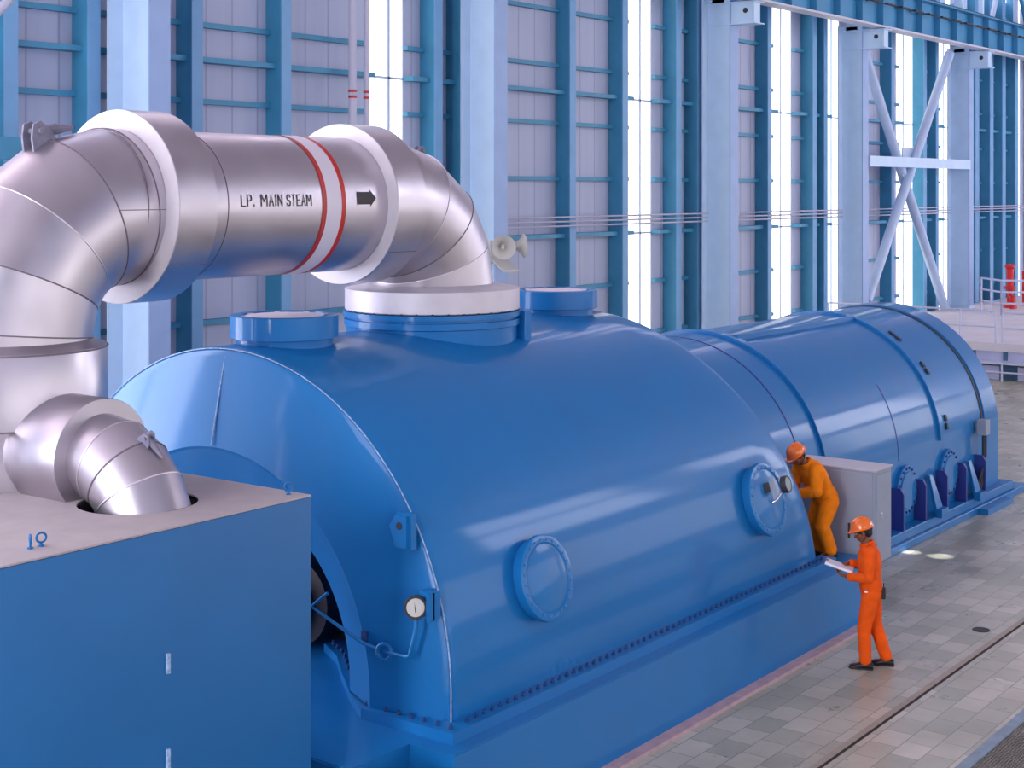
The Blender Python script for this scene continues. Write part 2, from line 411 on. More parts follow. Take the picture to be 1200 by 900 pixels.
# ------------------------------------------------------------------ columns with brackets
COLS = [16.75, 26.45, 37.3, 46.3, 56.15]
CL = ['pale blue steel column at left behind the silver pipe', 'bright pale blue steel column carrying the loudspeakers', 'pale blue steel column under the leftmost girder bracket', 'pale blue steel column at the left end of the cross brace', 'pale blue steel column at the right end of the cross brace']
for i, x in enumerate(COLS):
    zb = 1.082 if i > 2 else 0
    r = empty('steel_column', (x, 20.8, zb), CL[i], 'column', 'pale steel columns along the back wall')
    bm = BM(); w = .45; y0 = 20.3; y1 = 21.05
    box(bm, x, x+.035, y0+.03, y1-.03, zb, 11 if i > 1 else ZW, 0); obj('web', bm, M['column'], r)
    bm = BM(); box(bm, x-.01, x+w, y0, y0+.035, zb, 11. if i > 1 else ZW); obj('front_flange', bm, M['column_flange_shade'], r)
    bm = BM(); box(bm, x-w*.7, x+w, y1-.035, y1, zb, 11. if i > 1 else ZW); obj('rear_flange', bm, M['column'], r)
    bm = BM(); box(bm, x-.12, x+.5, y0-.05, y1+.05, zb, zb+.1)
    for q in (.05, .35): lathe(bm, (x+q-.1, y0-.02, zb+.1), (0, 0, 1), [(0, .025), (.03, .025)], 6)
    obj('foot_plate', bm, M['column'], r)
    if i > 1:
        z0, z1 = 10.28, 10.88
        bk = BM(); ya = 19.62
        box(bk, x-.06, x+w+.05, ya-.12, y1+.1, z0-.03, z0); box(bk, x-.06, x+w+.05, ya-.12, y1+.1, z1-.03, z1)
        box(bk, x+.02, x+.06, ya, y0, z0, z1); box(bk, x+.05, x+.4, ya-.03, ya, z0, z1)
        b = obj('girder_bracket', bk, M['column'], r)
        bk = BM(); lathe(bk, (x+.025, 19.85, (z0+z1)/2+.05), (-1, 0, 0), [(0, .075), (.012, .075)], 16); obj('bolt_hole', bk, M['dark'], b, 40)
        bk = BM(); box(bk, x, x+.3, 20.5, 20.9, z1, ZW); obj('upper_shaft', bk, M['column'], r)

# ------------------------------------------------------------------ crane girder
g = empty('crane_girder', (50, 19.75, 10.9), 'long teal crane girder on the column brackets at top right', 'girder')
bm = BM(); box(bm, 20, 83.5, 19.72, 19.76, 10.96, 12.1); obj('web', bm, M['girder'], g)
bm = BM(); box(bm, 20, 84, 19.5, 19.98, 10.9, 10.96); obj('bottom_flange', bm, M['girder_flange'], g)
bm = BM(); box(bm, 20, 84, 19.45, 20.03, 12.1, 12.15); tf = obj('top_flange', bm, M['girder'], g)
bm = BM(); box(bm, 20, 84, 19.7, 19.78, 12.15, 12.27); obj('crane_rail', bm, M['dark'], tf)
for k in range(24):
    x = 36.2+1.65*k
    bm = BM(); box(bm, x, x+.03, 19.5, 19.72, 10.96, 12.1); obj('stiffener', bm, M['girder'], g)
for k in range(32):
    x = 36.8+1.2*k
    bm = BM(); box(bm, x, x+.06, 19.47, 19.72, 11.68, 11.73); box(bm, x-.08, x+.6, 19.44, 19.5, 11.66, 11.71); obj('conductor_holder', bm, M['dark'], g)
bm = BM(); tube(bm, [(34, 19.46, 11.64), (84, 19.46, 11.64)], .012, 6); obj('conductor_wire', bm, M['dark'], g)
# brace between two columns
br = empty('cross_brace', (51.3, 20.4, 1.1), 'large X of pale steel tubes between the last two columns', 'brace')
for (a, b) in (((47.05, 20.62, 10.3), (54.4, 20.62, 1.25)), ((54.5, 20.45, 10.7), (46.96, 20.45, 1.9))):
    bm = BM(); tube(bm, [a, b], .17, 14); obj('diagonal_tube', bm, M['brace'], br, 40)
bm = BM(); box(bm, 46.77, 56.12, 20.24, 20.28, 6.4, 6.75); box(bm, 46.77, 56.12, 20.28, 20.45, 6.72, 6.75); box(bm, 46.77, 56.12, 20.28, 20.45, 6.4, 6.43); obj('strut', bm, M['column'], br)
bm = BM(); prism(bm, [(50.2, 20.53, 6.1), (51.3, 20.53, 6.1), (51.3, 20.53, 7.1), (50.2, 20.53, 7.1)], (0, .03, 0)); obj('gusset_plate', bm, M['brace'], br)
# roof bracing seen above the girder
rb = empty('upper_truss', (60, 21, 12.3), 'lattice of pale and dark bars above the girder in the top right corner', 'truss')
zt = 15.5
for k, (xa, za, xb, zb, yy, mm) in enumerate(((52.6, 12.3, 52.6, zt, 20.0, 'column'), (55.2, 12.2, 53.4, zt, 20.2, 'column'), (56.6, 12.2, 56.6, 14.2, 20.0, 'column'), (60.6, 12.2, 60.6, zt, 20.0, 'brace'), (58.8, 12.2, 60.8, zt, 20.4, 'brace'), (63.5, 12.2, 61, zt, 20.4, 'stud'), (65, 12.2, 67.5, zt, 20.4, 'stud'), (68, 12.2, 65.5, zt, 20.2, 'brace'))):
    bm = BM(); tube(bm, [(xa, yy, za), (xb, yy, zb)], .11, 8); obj('truss_bar', bm, M[mm], rb, 40)
bm = BM(); box(bm, 48, 83.5, 20.1, 20.3, zt, zt+.3); obj('top_chord', bm, M['stud'], rb)
bm = BM(); box(bm, 48, 83.5, 20.06, 20.5, 12.1, 12.2); obj('walkway_chord', bm, M['girder'], rb)
# beam at the left edge and a diagonal white tube in the top left corner
bm = BM(); box(bm, 9, 14.35, 20.2, 20.5, 6.1, 6.45, .01)
tag(obj('wall_beam', bm, M['stud']), 'short horizontal blue beam behind the left pipe bend at the photo edge', 'beam')
bm = BM(); tube(bm, [(11.95, 20.35, 6.51), (15.3, 20.35, 9.9)], .075, 10)
tag(obj('slanting_tube', bm, M['conduit'], smooth=40), 'white slanting tube in the top left corner', 'tube')

# ------------------------------------------------------------------ loudspeakers on the second column
sp = empty('horn_loudspeaker', (26.3, 20.0, 4.1), 'pair of cream horn loudspeakers on a slanted bracket at the column', 'loudspeaker')
def horn(c, d):
    bm = BM(); lathe(bm, c, d, [(-.30, .0), (-.30, .09), (-.12, .09), (-.1, .05), (.0, .07), (.12, .12), (.2, .19), (.24, .255), (.25, .27), (.262, .265), (.25, .25), (.2, .17), (.1, .1), (.0, .05), (.0, 0)], 28, cap=False)
    h = obj('horn', bm, M['horn'], sp, 35)
    bm = BM(); lathe(bm, V(c)+V(d).normalized()*.1, d, [(0, .0), (0, .05), (.05, .045), (.08, 0)], 14, cap=False); obj('horn_plug', bm, M['dial'], h, 50)
horn((26.12, 19.85, 4.38), (-.72, -.68, -.05)); horn((26.5, 19.85, 4.38), (.75, -.6, .02))
bm = BM(); prism(bm, [(25.85, 19.62, 3.84), (26.4, 19.62, 3.84), (26.7, 20.28, 4.16), (26.1, 20.28, 4.16)], (0, .0, .03)); box(bm, 26.15, 26.7, 20.2, 20.298, 4.0, 4.5); obj('bracket', bm, M['horn'], sp)

# ------------------------------------------------------------------ turbine base block
base = empty('turbine_foundation', (13.5, 11, 0), 'long low blue base block the big casing is bolted on', 'base')
bm = BM()
prism(bm, [(9.09, 8.5, 0), (9.85, 8.5, 0), (9.85, 8.0, 0), (18.45, 8.0, 0), (18.45, 14.5, 0), (9.09, 14.5, 0)], (0, 0, .83))
bmesh.ops.bevel(bm, geom=[e for e in bm.edges if all(v.co.z > .8 for v in e.verts)], offset=.012, segments=2, affect='EDGES')
obj('block', bm, M['blue'], base, 40)
bm = BM(); box(bm, 9.2, 18.3, 7.86, 8.0, 0, .035); obj('skirting', bm, M['skirt'], base)
bm = BM(); box(bm, 9.09, 9.2, 8.05, 8.5, .3, .83); box(bm, 9.2, 9.85, 8.05, 8.1, 0, .6); obj('end_bracket', bm, M['blue'], base)

# ------------------------------------------------------------------ big casing (low pressure turbine hood)
YC, ZC, RH = 11.25, 1.15, 2.9
XF, XR, ZB = 10.25, 17.7, .93
hood = empty('turbine_casing', (13.9, YC, .83), 'huge glossy blue rounded turbine casing under the silver steam pipe', 'turbine')
NS = 72
def prof(R, zc, zb, yc=YC, n=NS):
    pts = [(yc-R, zb)]
    for i in range(n+1):
        t = PI*i/n; pts.append((yc-R*math.cos(t), zc+R*math.sin(t)))
    pts.append((yc+R, zb)); return pts
def rear_x(z): return XR-.36*max(0, z-.9)
bm = BM(); rings = []
for (s, R) in ((0., RH-.03), (.004, RH-.008), (.012, RH), (.18, RH), (.36, RH), (.54, RH), (.72, RH), (.9, RH), (.975, RH), (.988, RH-.015), (1., RH-.05)):
    rings.append([bm.verts.new((XF+(rear_x(z)-XF)*s, y, z)) for (y, z) in prof(R, ZC, ZB)])
for a, b in zip(rings, rings[1:]): bridge(bm, a, b, False)
rear_i = [bm.verts.new((rear_x(z)-.05, y, z)) for (y, z) in prof(1.2, ZC, ZB)]
bridge(bm, rings[-1], rear_i, False); bm.faces.new(rear_i)
obj('shell', bm, M['blue'], hood, 50)
# end plate, slightly conical, with its arched opening
bm = BM()
outer = [bm.verts.new((XF+.001, y, z)) for (y, z) in prof(RH-.03, ZC, ZB)]
mid = [bm.verts.new((XF-.03, y, z)) for (y, z) in prof(RH-.1, ZC, ZB)]
inner = [bm.verts.new((XF-.17, y, z)) for (y, z) in prof(2.08, 1.0, ZB)]
inner2 = [bm.verts.new((XF-.15, y, z)) for (y, z) in prof(2.05, 1.0, ZB)]
bridge(bm, outer, mid, False); bridge(bm, mid, inner, False); bridge(bm, inner, inner2, False)
ep = obj('end_plate', bm, M['blue'], hood, 30)
bm = BM(); tube(bm, [(XF-.185, YC+.02, 3.1), (XF-.02, YC+.0, 3.96)], .008, 6); obj('weld_seam', bm, M['weld'], ep)
bm = BM(); pr = prof(RH-.012, ZC, ZB)
tube(bm, [(XF+.002, y, z) for (y, z) in pr], .007, 6); obj('edge_weld', bm, M['weld'], ep, 60)
# recess cone
bm = BM()
c0 = [bm.verts.new((XF-.15, y, z)) for (y, z) in prof(2.05, 1.0, ZB)]
c1 = [bm.verts.new((XF+.08, y, z)) for (y, z) in prof(1.6, 1.0, ZB)]
c2 = [bm.verts.new((XF+2.4, y, z)) for (y, z) in prof(1.4, 1.0, ZB)]
bridge(bm, c0, c1, False); bridge(bm, c1, c2, False); bm.faces.new(c2)
rc = obj('recess_cone', bm, M['blue'], hood, 30)
bm = BM(); lathe(bm, (10.9, YC, 1.3), (1, 0, 0), [(0, .28), (.3, .28), (.32, .45), (.75, .45), (.78, .6), (1.7, .6)], 36); obj('bearing_housing', bm, M['dark'], rc, 35)
# flange with bolts
fl_in, fl_out = RH+.0, RH+.19
bm = BM()
box(bm, XF+.06, XR+.08, YC-fl_out, YC-fl_in+.02, .83, ZB); box(bm, XF+.06, XR+.08, YC+fl_in-.02, YC+fl_out, .83, ZB)
box(bm, XF-.22, XF+.06, YC-fl_out, YC-2.02, .83, ZB); box(bm, XF-.22, XF+.06, YC+2.02, YC+fl_out, .83, ZB)
cp = [(XF-.16, YC-2.06), (XF+.12, YC-1.66), (XF+.5, YC-1.2), (XF+.85, YC-.8), (XF+1.08, YC-.4)]
for (p, q) in zip(cp, cp[1:]):
    n = V((q[1]-p[1], -(q[0]-p[0]), 0)).normalized()*.075; p = V((*p, .831)); q = V((*q, .831)); prism(bm, [p-n, p+n, q+n, q-n], (0, 0, .085))
flange = obj('flange', bm, M['blue'], hood)
def bolt_bm(c, s=1.):
    bm = BM(); lathe(bm, c, (0, 0, 1), [(0, .032*s), (.03*s, .032*s), (.034*s, .02*s), (.06*s, .02*s)], 6); return bm
bsrc = obj('bolt', bolt_bm((0, 0, 0), .72), M['blue_dark'], None, local=True)
spots = [(10.35+k*.118, YC-RH-.1) for k in range(62)]
spots += [(XF-.14, YC-RH-.1+k*.15) for k in range(6)]
for (p, q) in zip(cp, cp[1:]): spots += [(p[0]+(q[0]-p[0])*t, p[1]+(q[1]-p[1])*t) for t in (.15, .48, .81)]
for i, (x, y) in enumerate(spots):
    b = bsrc if i == 0 else bsrc.copy()
    if i: COL.objects.link(b)
    b.parent = flange; b.location = V((x, y, ZB-.005))-world_of(flange)
# weld seams round the shell
for X in (12.2, 12.3, 13.62, 13.72, 15.28):
    bm = BM(); tube(bm, [(X, y, z) for (y, z) in prof(RH+.002, ZC, 1.15)], .009, 6); obj('girth_seam', bm, M['blue'], hood, 60)
# side covers
def cyl_pt(x, z, R=RH):
    y = YC-math.sqrt(R*R-(z-ZC)**2); return V((x, y, z)), V((0, (y-YC)/R, (z-ZC)/R))
for i, (x, z, R) in enumerate(((11.68, 1.88, .41), (16.25, 1.88, .44))):
    p, n = cyl_pt(x, z)
    bm = BM(); lathe(bm, p-n*.12, n, [(0, R-.03), (.18, R-.03), (.19, R), (.235, R), (.24, R-.01), (.242, R-.07), (.23, R-.085), (.235, R-.1), (.237, 0)], 48, cap=False)
    cv = obj('manhole_cover', bm, M['blue'], hood, 35)
    a, b = frame(n)
    for k in range(24):
        t = 2*PI*k/24; q = p+n*.115+(a*math.cos(t)+b*math.sin(t))*(R-.05)
        bm = BM(); lathe(bm, q, n, [(0, .014), (.014, .014)], 6); obj('cover_bolt', bm, M['blue'], cv)
    if i == 1:
        q = p+n*.118
        up = V((0, 0, 1)); tz = (up-n*up.dot(n)).normalized(); tx = V((1, 0, 0))
        bm = BM(); c = q+tz*.13-tx*.0
        prism(bm, [c-tx*.06-tz*.06, c+tx*.06-tz*.06, c+tx*.06+tz*.06, c-tx*.06+tz*.06], n*.015); obj('name_plate', bm, M['dark'], cv)
        bm = BM(); c = q+tz*.12+tx*.2
        tube(bm, [q-tz*.06+tx*.08, q-tz*.03+tx*.1+n*.06, c+n*.10-tz*.06], .016, 8); obj('gauge_stem', bm, M['chrome'], cv, 50)
        dd = V((.12, -.94, .25)).normalized()
        bm = BM(); lathe(bm, c+n*.12, dd, [(0, .1), (.06, .105), (.075, .1), (.07, .085), (.065, 0)], 24, cap=True); gg = obj('dial_gauge', bm, M['dark'], cv, 35)
        bm = BM(); lathe(bm, c+n*.12+dd*.066, dd, [(0, .084), (.006, .084)], 24); obj('dial_glass', bm, M['glass'], gg, 35)
# covers on top (rupture discs)
for i, (x, R) in enumerate(((11.05, .56), (15.95, .545))):
    bm = BM(); lathe(bm, (x, YC, 3.85), (0, 0, 1), [(0, R-.06), (.24, R-.06), (.245, R-.01), (.25, R), (.475, R), (.48, R-.01), (.48, R-.1), (.465, R-.105), (.46, 0)], 56, cap=False)
    cv = obj('top_cover', bm, M['blue'], hood, 35)
    bm = BM(); lathe(bm, (x, YC, 4.31), (0, 0, 1), [(0, R-.15), (.012, R-.15), (.014, 0)], 48, cap=False)
    for k in range(8):
        t = 2*PI*k/8+.2; e = V((math.cos(t), math.sin(t), 0)); s = V((-e.y, e.x, 0))
        c = V((x, YC, 4.31)); prism(bm, [c+e*(R-.16)-s*.03, c+e*(R-.1)-s*.012, c+e*(R-.1)+s*.012, c+e*(R-.16)+s*.03], (0, 0, .016))
    obj('white_disc', bm, M['yellow_cap'], cv, 35)
# nozzle ring under the pipe
XN = 13.45
bm = BM(); lathe(bm, (XN, YC, 3.7), (0, 0, 1), [(0, 1.0), (.28, 1.0), (.36, 1.0), (.37, 1.03), (.44, 1.03), (.445, 1.0), (.47, 1.0), (.475, 1.04), (.53, 1.04), (.535, .9)], 72, cap=False)
nz = obj('nozzle_ring', bm, M['blue'], hood, 35)
for k in range(36):
    t = 2*PI*k/36
    bm = BM(); lathe(bm, (XN+1.0*math.cos(t), YC+1.0*math.sin(t), 4.225), (0, 0, 1), [(0, .022), (.03, .022)], 6); obj('nozzle_bolt', bm, M['dark'], nz)
bm = BM(); box(bm, XN+.5, XN+.62, YC-.98, YC-.86, 3.85, 4.23, .01); obj('nozzle_lug', bm, M['blue'], nz)
# lifting lug on the end plate
bm = BM(); X = XF-.12
prism(bm, [(X, 8.73, 2.44), (X, 8.86, 2.44), (X, 8.93, 2.62), (X, 8.86, 2.72), (X, 8.73, 2.72)], (-.06, 0, 0)); box(bm, X-.02, X+.05, 8.70, 8.88, 2.42, 2.74)
lg = obj('lifting_lug', bm, M['blue'], hood)
bm = BM(); lathe(bm, (X-.058, 8.81, 2.63), (-1, 0, 0), [(0, .035), (.006, .035)], 16); obj('lug_hole', bm, M['dark'], lg, 40)
# pressure gauge with its tubing
X = XF-.13
gb = BM(); box(gb, X-.02, X+.08, 8.44, 8.60, 1.84, 2.08); box(gb, X-.1, X, 8.44, 8.455, 1.84, 2.08); gbr = obj('gauge_bracket', gb, M['blue'], hood)
dd = V((-.8, -.55, .1)).normalized(); gc = V((X-.06, 8.60, 1.95))
bm = BM(); lathe(bm, gc, dd, [(0, .1), (.06, .105), (.075, .1), (.075, .085), (.062, .08), (.062, 0)], 28, cap=True); gg = obj('pressure_gauge', bm, M['dark'], gbr, 35)
bm = BM(); lathe(bm, gc+dd*.064, dd, [(0, .08), (.004, .08)], 28); obj('dial_face', bm, M['dial'], gg, 35)
a, b = frame(dd)
bm = BM(); q = gc+dd*.07; prism(bm, [q-V((0, .008, .0))+V((0, 0, -.045)), q+V((0, .008, .0))+V((0, 0, -.045)), q+V((0, .012, .045))], dd*.004); obj('needle', bm, M['black'], gg)
bm = BM(); tube(bm, [gc+V((.0, 0, -.1)), (X-.08, 8.59, 1.75), (X-.08, 8.66, 1.51), (X-.08, 8.70, 1.49), (X-.08, 8.94, 1.49), (X-.08, 9.22, 1.52), (X-.1, 9.5, 1.63), (X-.12, 9.83, 1.76), (X-.08, 9.66, 1.90)], .018, 8); tb = obj('gauge_tubing', bm, M['blue'], hood, 50)
bm = BM(); torus(bm, (X-.09, 8.95, 1.49), (1, .3, 0), .07, .02, 20, 8); obj('siphon_loop', bm, M['blue'], tb, 50)
bm = BM(); box(bm, X-.06, X+.02, 9.2, 9.26, 1.5, 1.62); obj('tubing_clamp', bm, M['blue_dark'], tb)

# ------------------------------------------------------------------ generator casing behind
GY, GZ, GR = 11.5, 1.3, 2.13
gen = empty('generator_casing', (22.9, GY, 0), 'smaller blue barrel shaped generator casing behind the big casing', 'generator')
def gprof(R, zb=.25): return prof(R, GZ, zb, GY, 56)
bm = BM(); rings = []
for (x, R) in ((18.3, GR-.06), (18.34, GR), (20, GR), (22, GR), (24.5, GR), (26.45, GR), (27.2, GR), (27.3, GR-.02), (27.34, GR-.07)):
    rings.append([bm.verts.new((x, y, z)) for (y, z) in gprof(R)])
for a, b in zip(rings, rings[1:]): bridge(bm, a, b, False)
bm.faces.new(rings[0]); bm.faces.new(rings[-1])
obj('barrel', bm, M['blue'], gen, 50)
def band(name, x0, x1, h, m, t0=0., t1=PI, zb=None):
    bm = BM(); rr = []
    for (x, R) in ((x0, GR-.01), (x0, GR+h), (x1, GR+h), (x1, GR-.01)):
        pts = [(GY-R*math.cos(t0+(t1-t0)*i/56), GZ+R*math.sin(t0+(t1-t0)*i/56)) for i in range(57)]
        if zb is not None: pts = [(GY-R, zb)]+pts
        rr.append([bm.verts.new((x, y, z)) for (y, z) in pts])
    for i in range(4): bridge(bm, rr[i], rr[(i+1) % 4], False)
    bm.faces.new([r[0] for r in rr]); bm.faces.new([r[-1] for r in rr][::-1])
    return obj(name, bm, m, gen, 30)
band('thin_seam', 19.34, 19.37, .008, M['fin'], 0, PI)
band('raised_band', 20.05, 20.2, .05, M['blue'], .1, PI-.1)
band('thin_seam', 22.74, 22.76, .005, M['fin'], 0, .6)
band('raised_band', 24.45, 24.6, .05, M['blue'], .05, PI-.1)
band('end_groove', 26.52, 26.6, .012, M['dark'], 0, PI)
band('end_ring', 26.62, 27.3, .035, M['blue'], 0, PI, zb=.25)
bm = BM(); box(bm, 20.21, 24.44, GY-.62, GY-.5, GZ+GR-.1, GZ+GR-.01); obj('top_rail', bm, M['blue'], gen)
# foot plate
bm = BM(); box(bm, 19.3, 28.1, 9.1, 14.0, 0, .12, .01); box(bm, 19.3, 27.6, 9.16, 14.0, .12, .27, .01)
box(bm, 25.6, 26.9, 8.92, 9.1, 0, .1); box(bm, 27.3, 28.6, 9.2, 13.5, 0, .05)
obj('foot_plate', bm, M['blue'], gen)
for i, x in enumerate((22.45, 23.37, 24.32, 25.2, 26.15)):
    bm = BM(); prism(bm, [(x, 9.165, .27), (x, GY-GR+.03, .27), (x, GY-GR+.03, .93), (x, 9.22, .93), (x, 9.165, .84)], (.05, 0, 0)); obj('side_bracket', bm, M['fin'], gen)
for i, x in enumerate((22.95, 24.8)):
    c = V((x, GY-GR-.02, .82))
    bm = BM(); lathe(bm, c+V((0, .06, 0)), (0, -1, 0), [(0, .40), (.1, .40), (.11, .39), (.11, .3), (.13, .29), (.13, 0)], 40, cap=False); rf = obj('round_cover', bm, M['blue'], gen, 35)
    for k in range(18):
        t = 2*PI*k/18
        bm = BM(); lathe(bm, c+V((.35*math.cos(t), -.045, .35*math.sin(t))), (0, -1, 0), [(0, .022), (.025, .022)], 6); obj('cover_bolt', bm, M['fin'], rf)
for (x, z) in ((23.75, .42), (25.55, .4)):
    bm = BM(); prism(bm, [(x, 9.1, z-.15), (x+.3, 9.1, z-.15), (x+.2, 9.28, z+.5), (x+.08, 9.28, z+.5)], (0, .05, 0)); box(bm, x, x+.3, 9.04, 9.14, z-.16, z-.02); obj('foot_clamp', bm, M['blue'], gen)
for i, t in enumerate((.98, .63, .17)):
    y = GY-GR*math.cos(t); z = GZ+GR*math.sin(t); n = V((0, -math.cos(t), math.sin(t))); s = V((0, math.sin(t), math.cos(t)))
    for d in (-1, 1):
        bm = BM(); c = V((24.85, y, z))+s*.07*d; prism(bm, [c-V((.03, 0, 0))-s*.05, c+V((.05, 0, 0))-s*.06, c+V((.03, 0, 0))+s*.05, c+V((-.02, 0, 0))+s*.06], n*.03); obj('hinge_lug', bm, M['dark'], gen)
bm = BM(); box(bm, 26.15, 26.38, 9.16, 9.32, 1.28, 1.55, .01); jb = obj('junction_box', bm, M['cabinet'], gen)
for k in range(3):
    bm = BM(); tube(bm, [(26.2+.06*k, 9.22, 1.28), (26.2+.06*k, 9.22, .9), (26.2-.12*k, 9.22, .5), (25.9-.1*k, 9.2, .28)], .022, 8); obj('junction_cable', bm, M['dark'], jb, 50)

# ------------------------------------------------------------------ steam pipe
YP, ZP, RP = 11.25, 5.47, .72
XL = 7.72
pipe = empty('steam_pipe', (XN, YP, 4.23), 'large silver clad steam pipe arching over the blue casing', 'pipe')
def hoop(bm, x, R=RP, r=.006): torus(bm, (x, YP, ZP), (1, 0, 0), R, r, 64, 6)
bm = BM(); lathe(bm, (9.33, YP, ZP), (1, 0, 0), [(-.3, RP), (2.7, RP)], 72, cap=False); obj('straight_run', bm, M['clad'], pipe, 40)
for (x0, x1, R, nm) in ((8.88, 9.33, .90, 'left_collar'), (11.86, 12.32, .87, 'right_collar')):
    bm = BM(); lathe(bm, (x0, YP, ZP), (1, 0, 0), [(0, RP-.05), (0, R-.006), (.006, R), (x1-x0-.006, R), (x1-x0, R-.006), (x1-x0, RP-.05)], 72, cap=False); cl = obj('insulation_collar', bm, M['clad_white'] if 0 else M['clad'], pipe, 35)
    bm = BM(); lathe(bm, (x0-.004, YP, ZP), (1, 0, 0), [(0, RP+.002), (0, R-.004), (.002, R-.004), (.002, RP+.002)], 72, cap=False); obj('collar_face', bm, M['clad_white'], cl, 35)
# left elbow in gores and riser
cR = 1.08; cx, cz = XL+cR, ZP-cR
arc = [(8.90, YP, ZP)]+[(cx-cR*math.sin(t), YP, cz+cR*math.cos(t)) for t in [0, PI/8, PI/4+.0, 3*PI/8, PI/2]]
cent = [V(p) for p in arc]+[V((XL, YP, 4.3))]
bm = BM(); gored(bm, cent, RP, 64); el = obj('left_bend', bm, M['clad'], pipe, 20)
def seam_plane(parent, j, cent, R, mm='seam'):
    C = cent; d = ((C[j]-C[j-1]).normalized()+(C[j+1]-C[j]).normalized()).normalized()
    d0 = (C[j]-C[j-1]).normalized(); side = V((0, 1, 0)) if abs(d0.y) < .3 else V((1, 0, 0))
    side = (C[1]-C[0]).cross(C[-1]-C[-2]).normalized(); e2 = d0.cross(side).normalized(); pts = []
    for s in range(65):
        o = C[j]+side*(R*math.cos(2*PI*s/64))+e2*(R*math.sin(2*PI*s/64)); t = (C[j]-o).dot(d)/d0.dot(d); pts.append(o+d0*t)
    bm = BM(); tube(bm, pts, .007, 6, cap=False); obj('gore_seam', bm, M[mm], parent, 60)
for j in range(1, len(cent)-1): seam_plane(el, j, cent, RP+.001, 'seam_light' if j == 3 else 'seam')
bm = BM(); lathe(bm, (XL, YP, 2.6), (0, 0, 1), [(0, RP+.02), (1.04, RP+.02), (1.05, .84), (1.06, .85), (1.66, .85), (1.68, .84), (1.74, RP), (1.8, RP)], 72, cap=False); rs = obj('riser', bm, M['clad'], pipe, 30)
bm = BM(); torus(bm, (XL, YP, 4.27), (0, 0, 1), .85, .008, 64, 6); torus(bm, (XL, YP, 3.655), (0, 0, 1), .85, .008, 64, 6); obj('riser_seam', bm, M['seam'], rs, 60)
for x in (8.98-.3, 9.62, 10.9):
    bm = BM(); hoop(bm, x, RP+.0005, .005); obj('pipe_seam', bm, M['seam'], pipe, 60)
bm = BM(); tube(bm, [(8.35, YP-RP-.003, ZP-.02), (8.87, YP-RP-.003, ZP-.02)], .004, 6); obj('pipe_seam', bm, M['seam'], pipe)
bm = BM(); t = -.62; tube(bm, [(8.89, YP-.902*math.cos(t), ZP+.902*math.sin(t)), (9.32, YP-.902*math.cos(t), ZP+.902*math.sin(t))], .005, 6); obj('pipe_seam', bm, M['seam'], pipe)
bm = BM(); tube(bm, [(11.87, YP-.872*math.cos(t), ZP+.872*math.sin(t)), (12.31, YP-.872*math.cos(t), ZP+.872*math.sin(t))], .005, 6); obj('pipe_seam', bm, M['seam'], pipe)
# right elbow
cR2 = 1.02; cx2, cz2 = XN-cR2, ZP-cR2
cent2 = [V((12.2, YP, ZP))]+[V((cx2+cR2*math.sin(t), YP, cz2+cR2*math.cos(t))) for t in [.12, PI/8+.02, PI/4+.02, 3*PI/8, PI/2]]+[V((XN, YP, 4.35))]
bm = BM(); gored(bm, cent2, RP, 64); el2 = obj('right_bend', bm, M['clad'], pipe, 20)
for j in range(2, len(cent2)-1): seam_plane(el2, j, cent2, RP+.001, 'seam' if j % 2 else 'seam_light')
# white collar on the nozzle
bm = BM(); lathe(bm, (XN, YP, 4.24), (0, 0, 1), [(0, .7), (0, 1.01), (.01, 1.02), (.245, 1.02), (.25, 1.01), (.30, RP+.02), (.30, RP-.03)], 72, cap=False); obj('nozzle_collar', bm, M['clad_white'], pipe, 30)
# branch to the box
ZBR = 3.46
bm = BM(); lathe(bm, (XL, YP-.5, ZBR), (0, -1, 0), [(0, .44), (.2, .44), (.205, .47), (.215, .475), (.80, .475), (.81, .47), (.81, .33)], 60, cap=False); bc = obj('branch_collar', bm, M['clad'], pipe, 30)
bend = .62; yb = 9.98
cent3 = [V((XL, YP-1.2, ZBR))]+[V((XL, yb-bend*math.sin(t), ZBR-bend*(1-math.cos(t)))) for t in [0, PI/10, PI/5, 3*PI/10, 2*PI/5, PI/2]]+[V((XL, yb-bend, 2.7))]
bm = BM(); gored(bm, cent3, .355, 48); bb = obj('branch_bend', bm, M['clad'], pipe, 15)
for j in range(1, len(cent3)-1): seam_plane(bb, j, cent3, .356, 'seam' if j % 2 else 'seam_light')
# lugs on the bends
def lug(c, up, along, s, name='lifting_lug'):
    c = V(c); up = V(up).normalized(); al = V(along).normalized(); sd = up.cross(al).normalized()
    bm = BM()
    for k in (-1, 1):
        o = c+sd*(.07*s*k)
        prism(bm, [o-al*.14*s-up*.04*s, o+al*.14*s-up*.04*s, o+al*.1*s+up*.1*s, o+al*.04*s+up*.2*s, o-al*.04*s+up*.2*s, o-al*.1*s+up*.1*s], sd*.025*s)
    tube(bm, [c-sd*.1*s+up*.12*s, c+sd*.11*s+up*.12*s], .03*s, 10)
    tube(bm, [c+up*.1*s, c+al*.2*s+up*.06*s, c+al*.38*s], [.05*s, .05*s, .02*s], 8)
    obj(name, bm, M['lug_grey'], pipe, 40)
t = .42; n = V((-math.sin(t), 0, math.cos(t)))
lug(V((cx, YP, cz))+n*(cR+RP*1.0), n, (math.cos(t), 0, math.sin(t)), 1.0)
t = .45; n = V((math.sin(t), 0, math.cos(t)))
lug(V((cx2, YP, cz2))+n*(cR2+RP), n, (math.cos(t), 0, -math.sin(t)), .6)
t = .62; n = V((0, -math.sin(t), math.cos(t)))
lug(V((XL, yb, ZBR-bend))+n*(bend+.345), n, (.3, -math.cos(t), -math.sin(t)), .5)
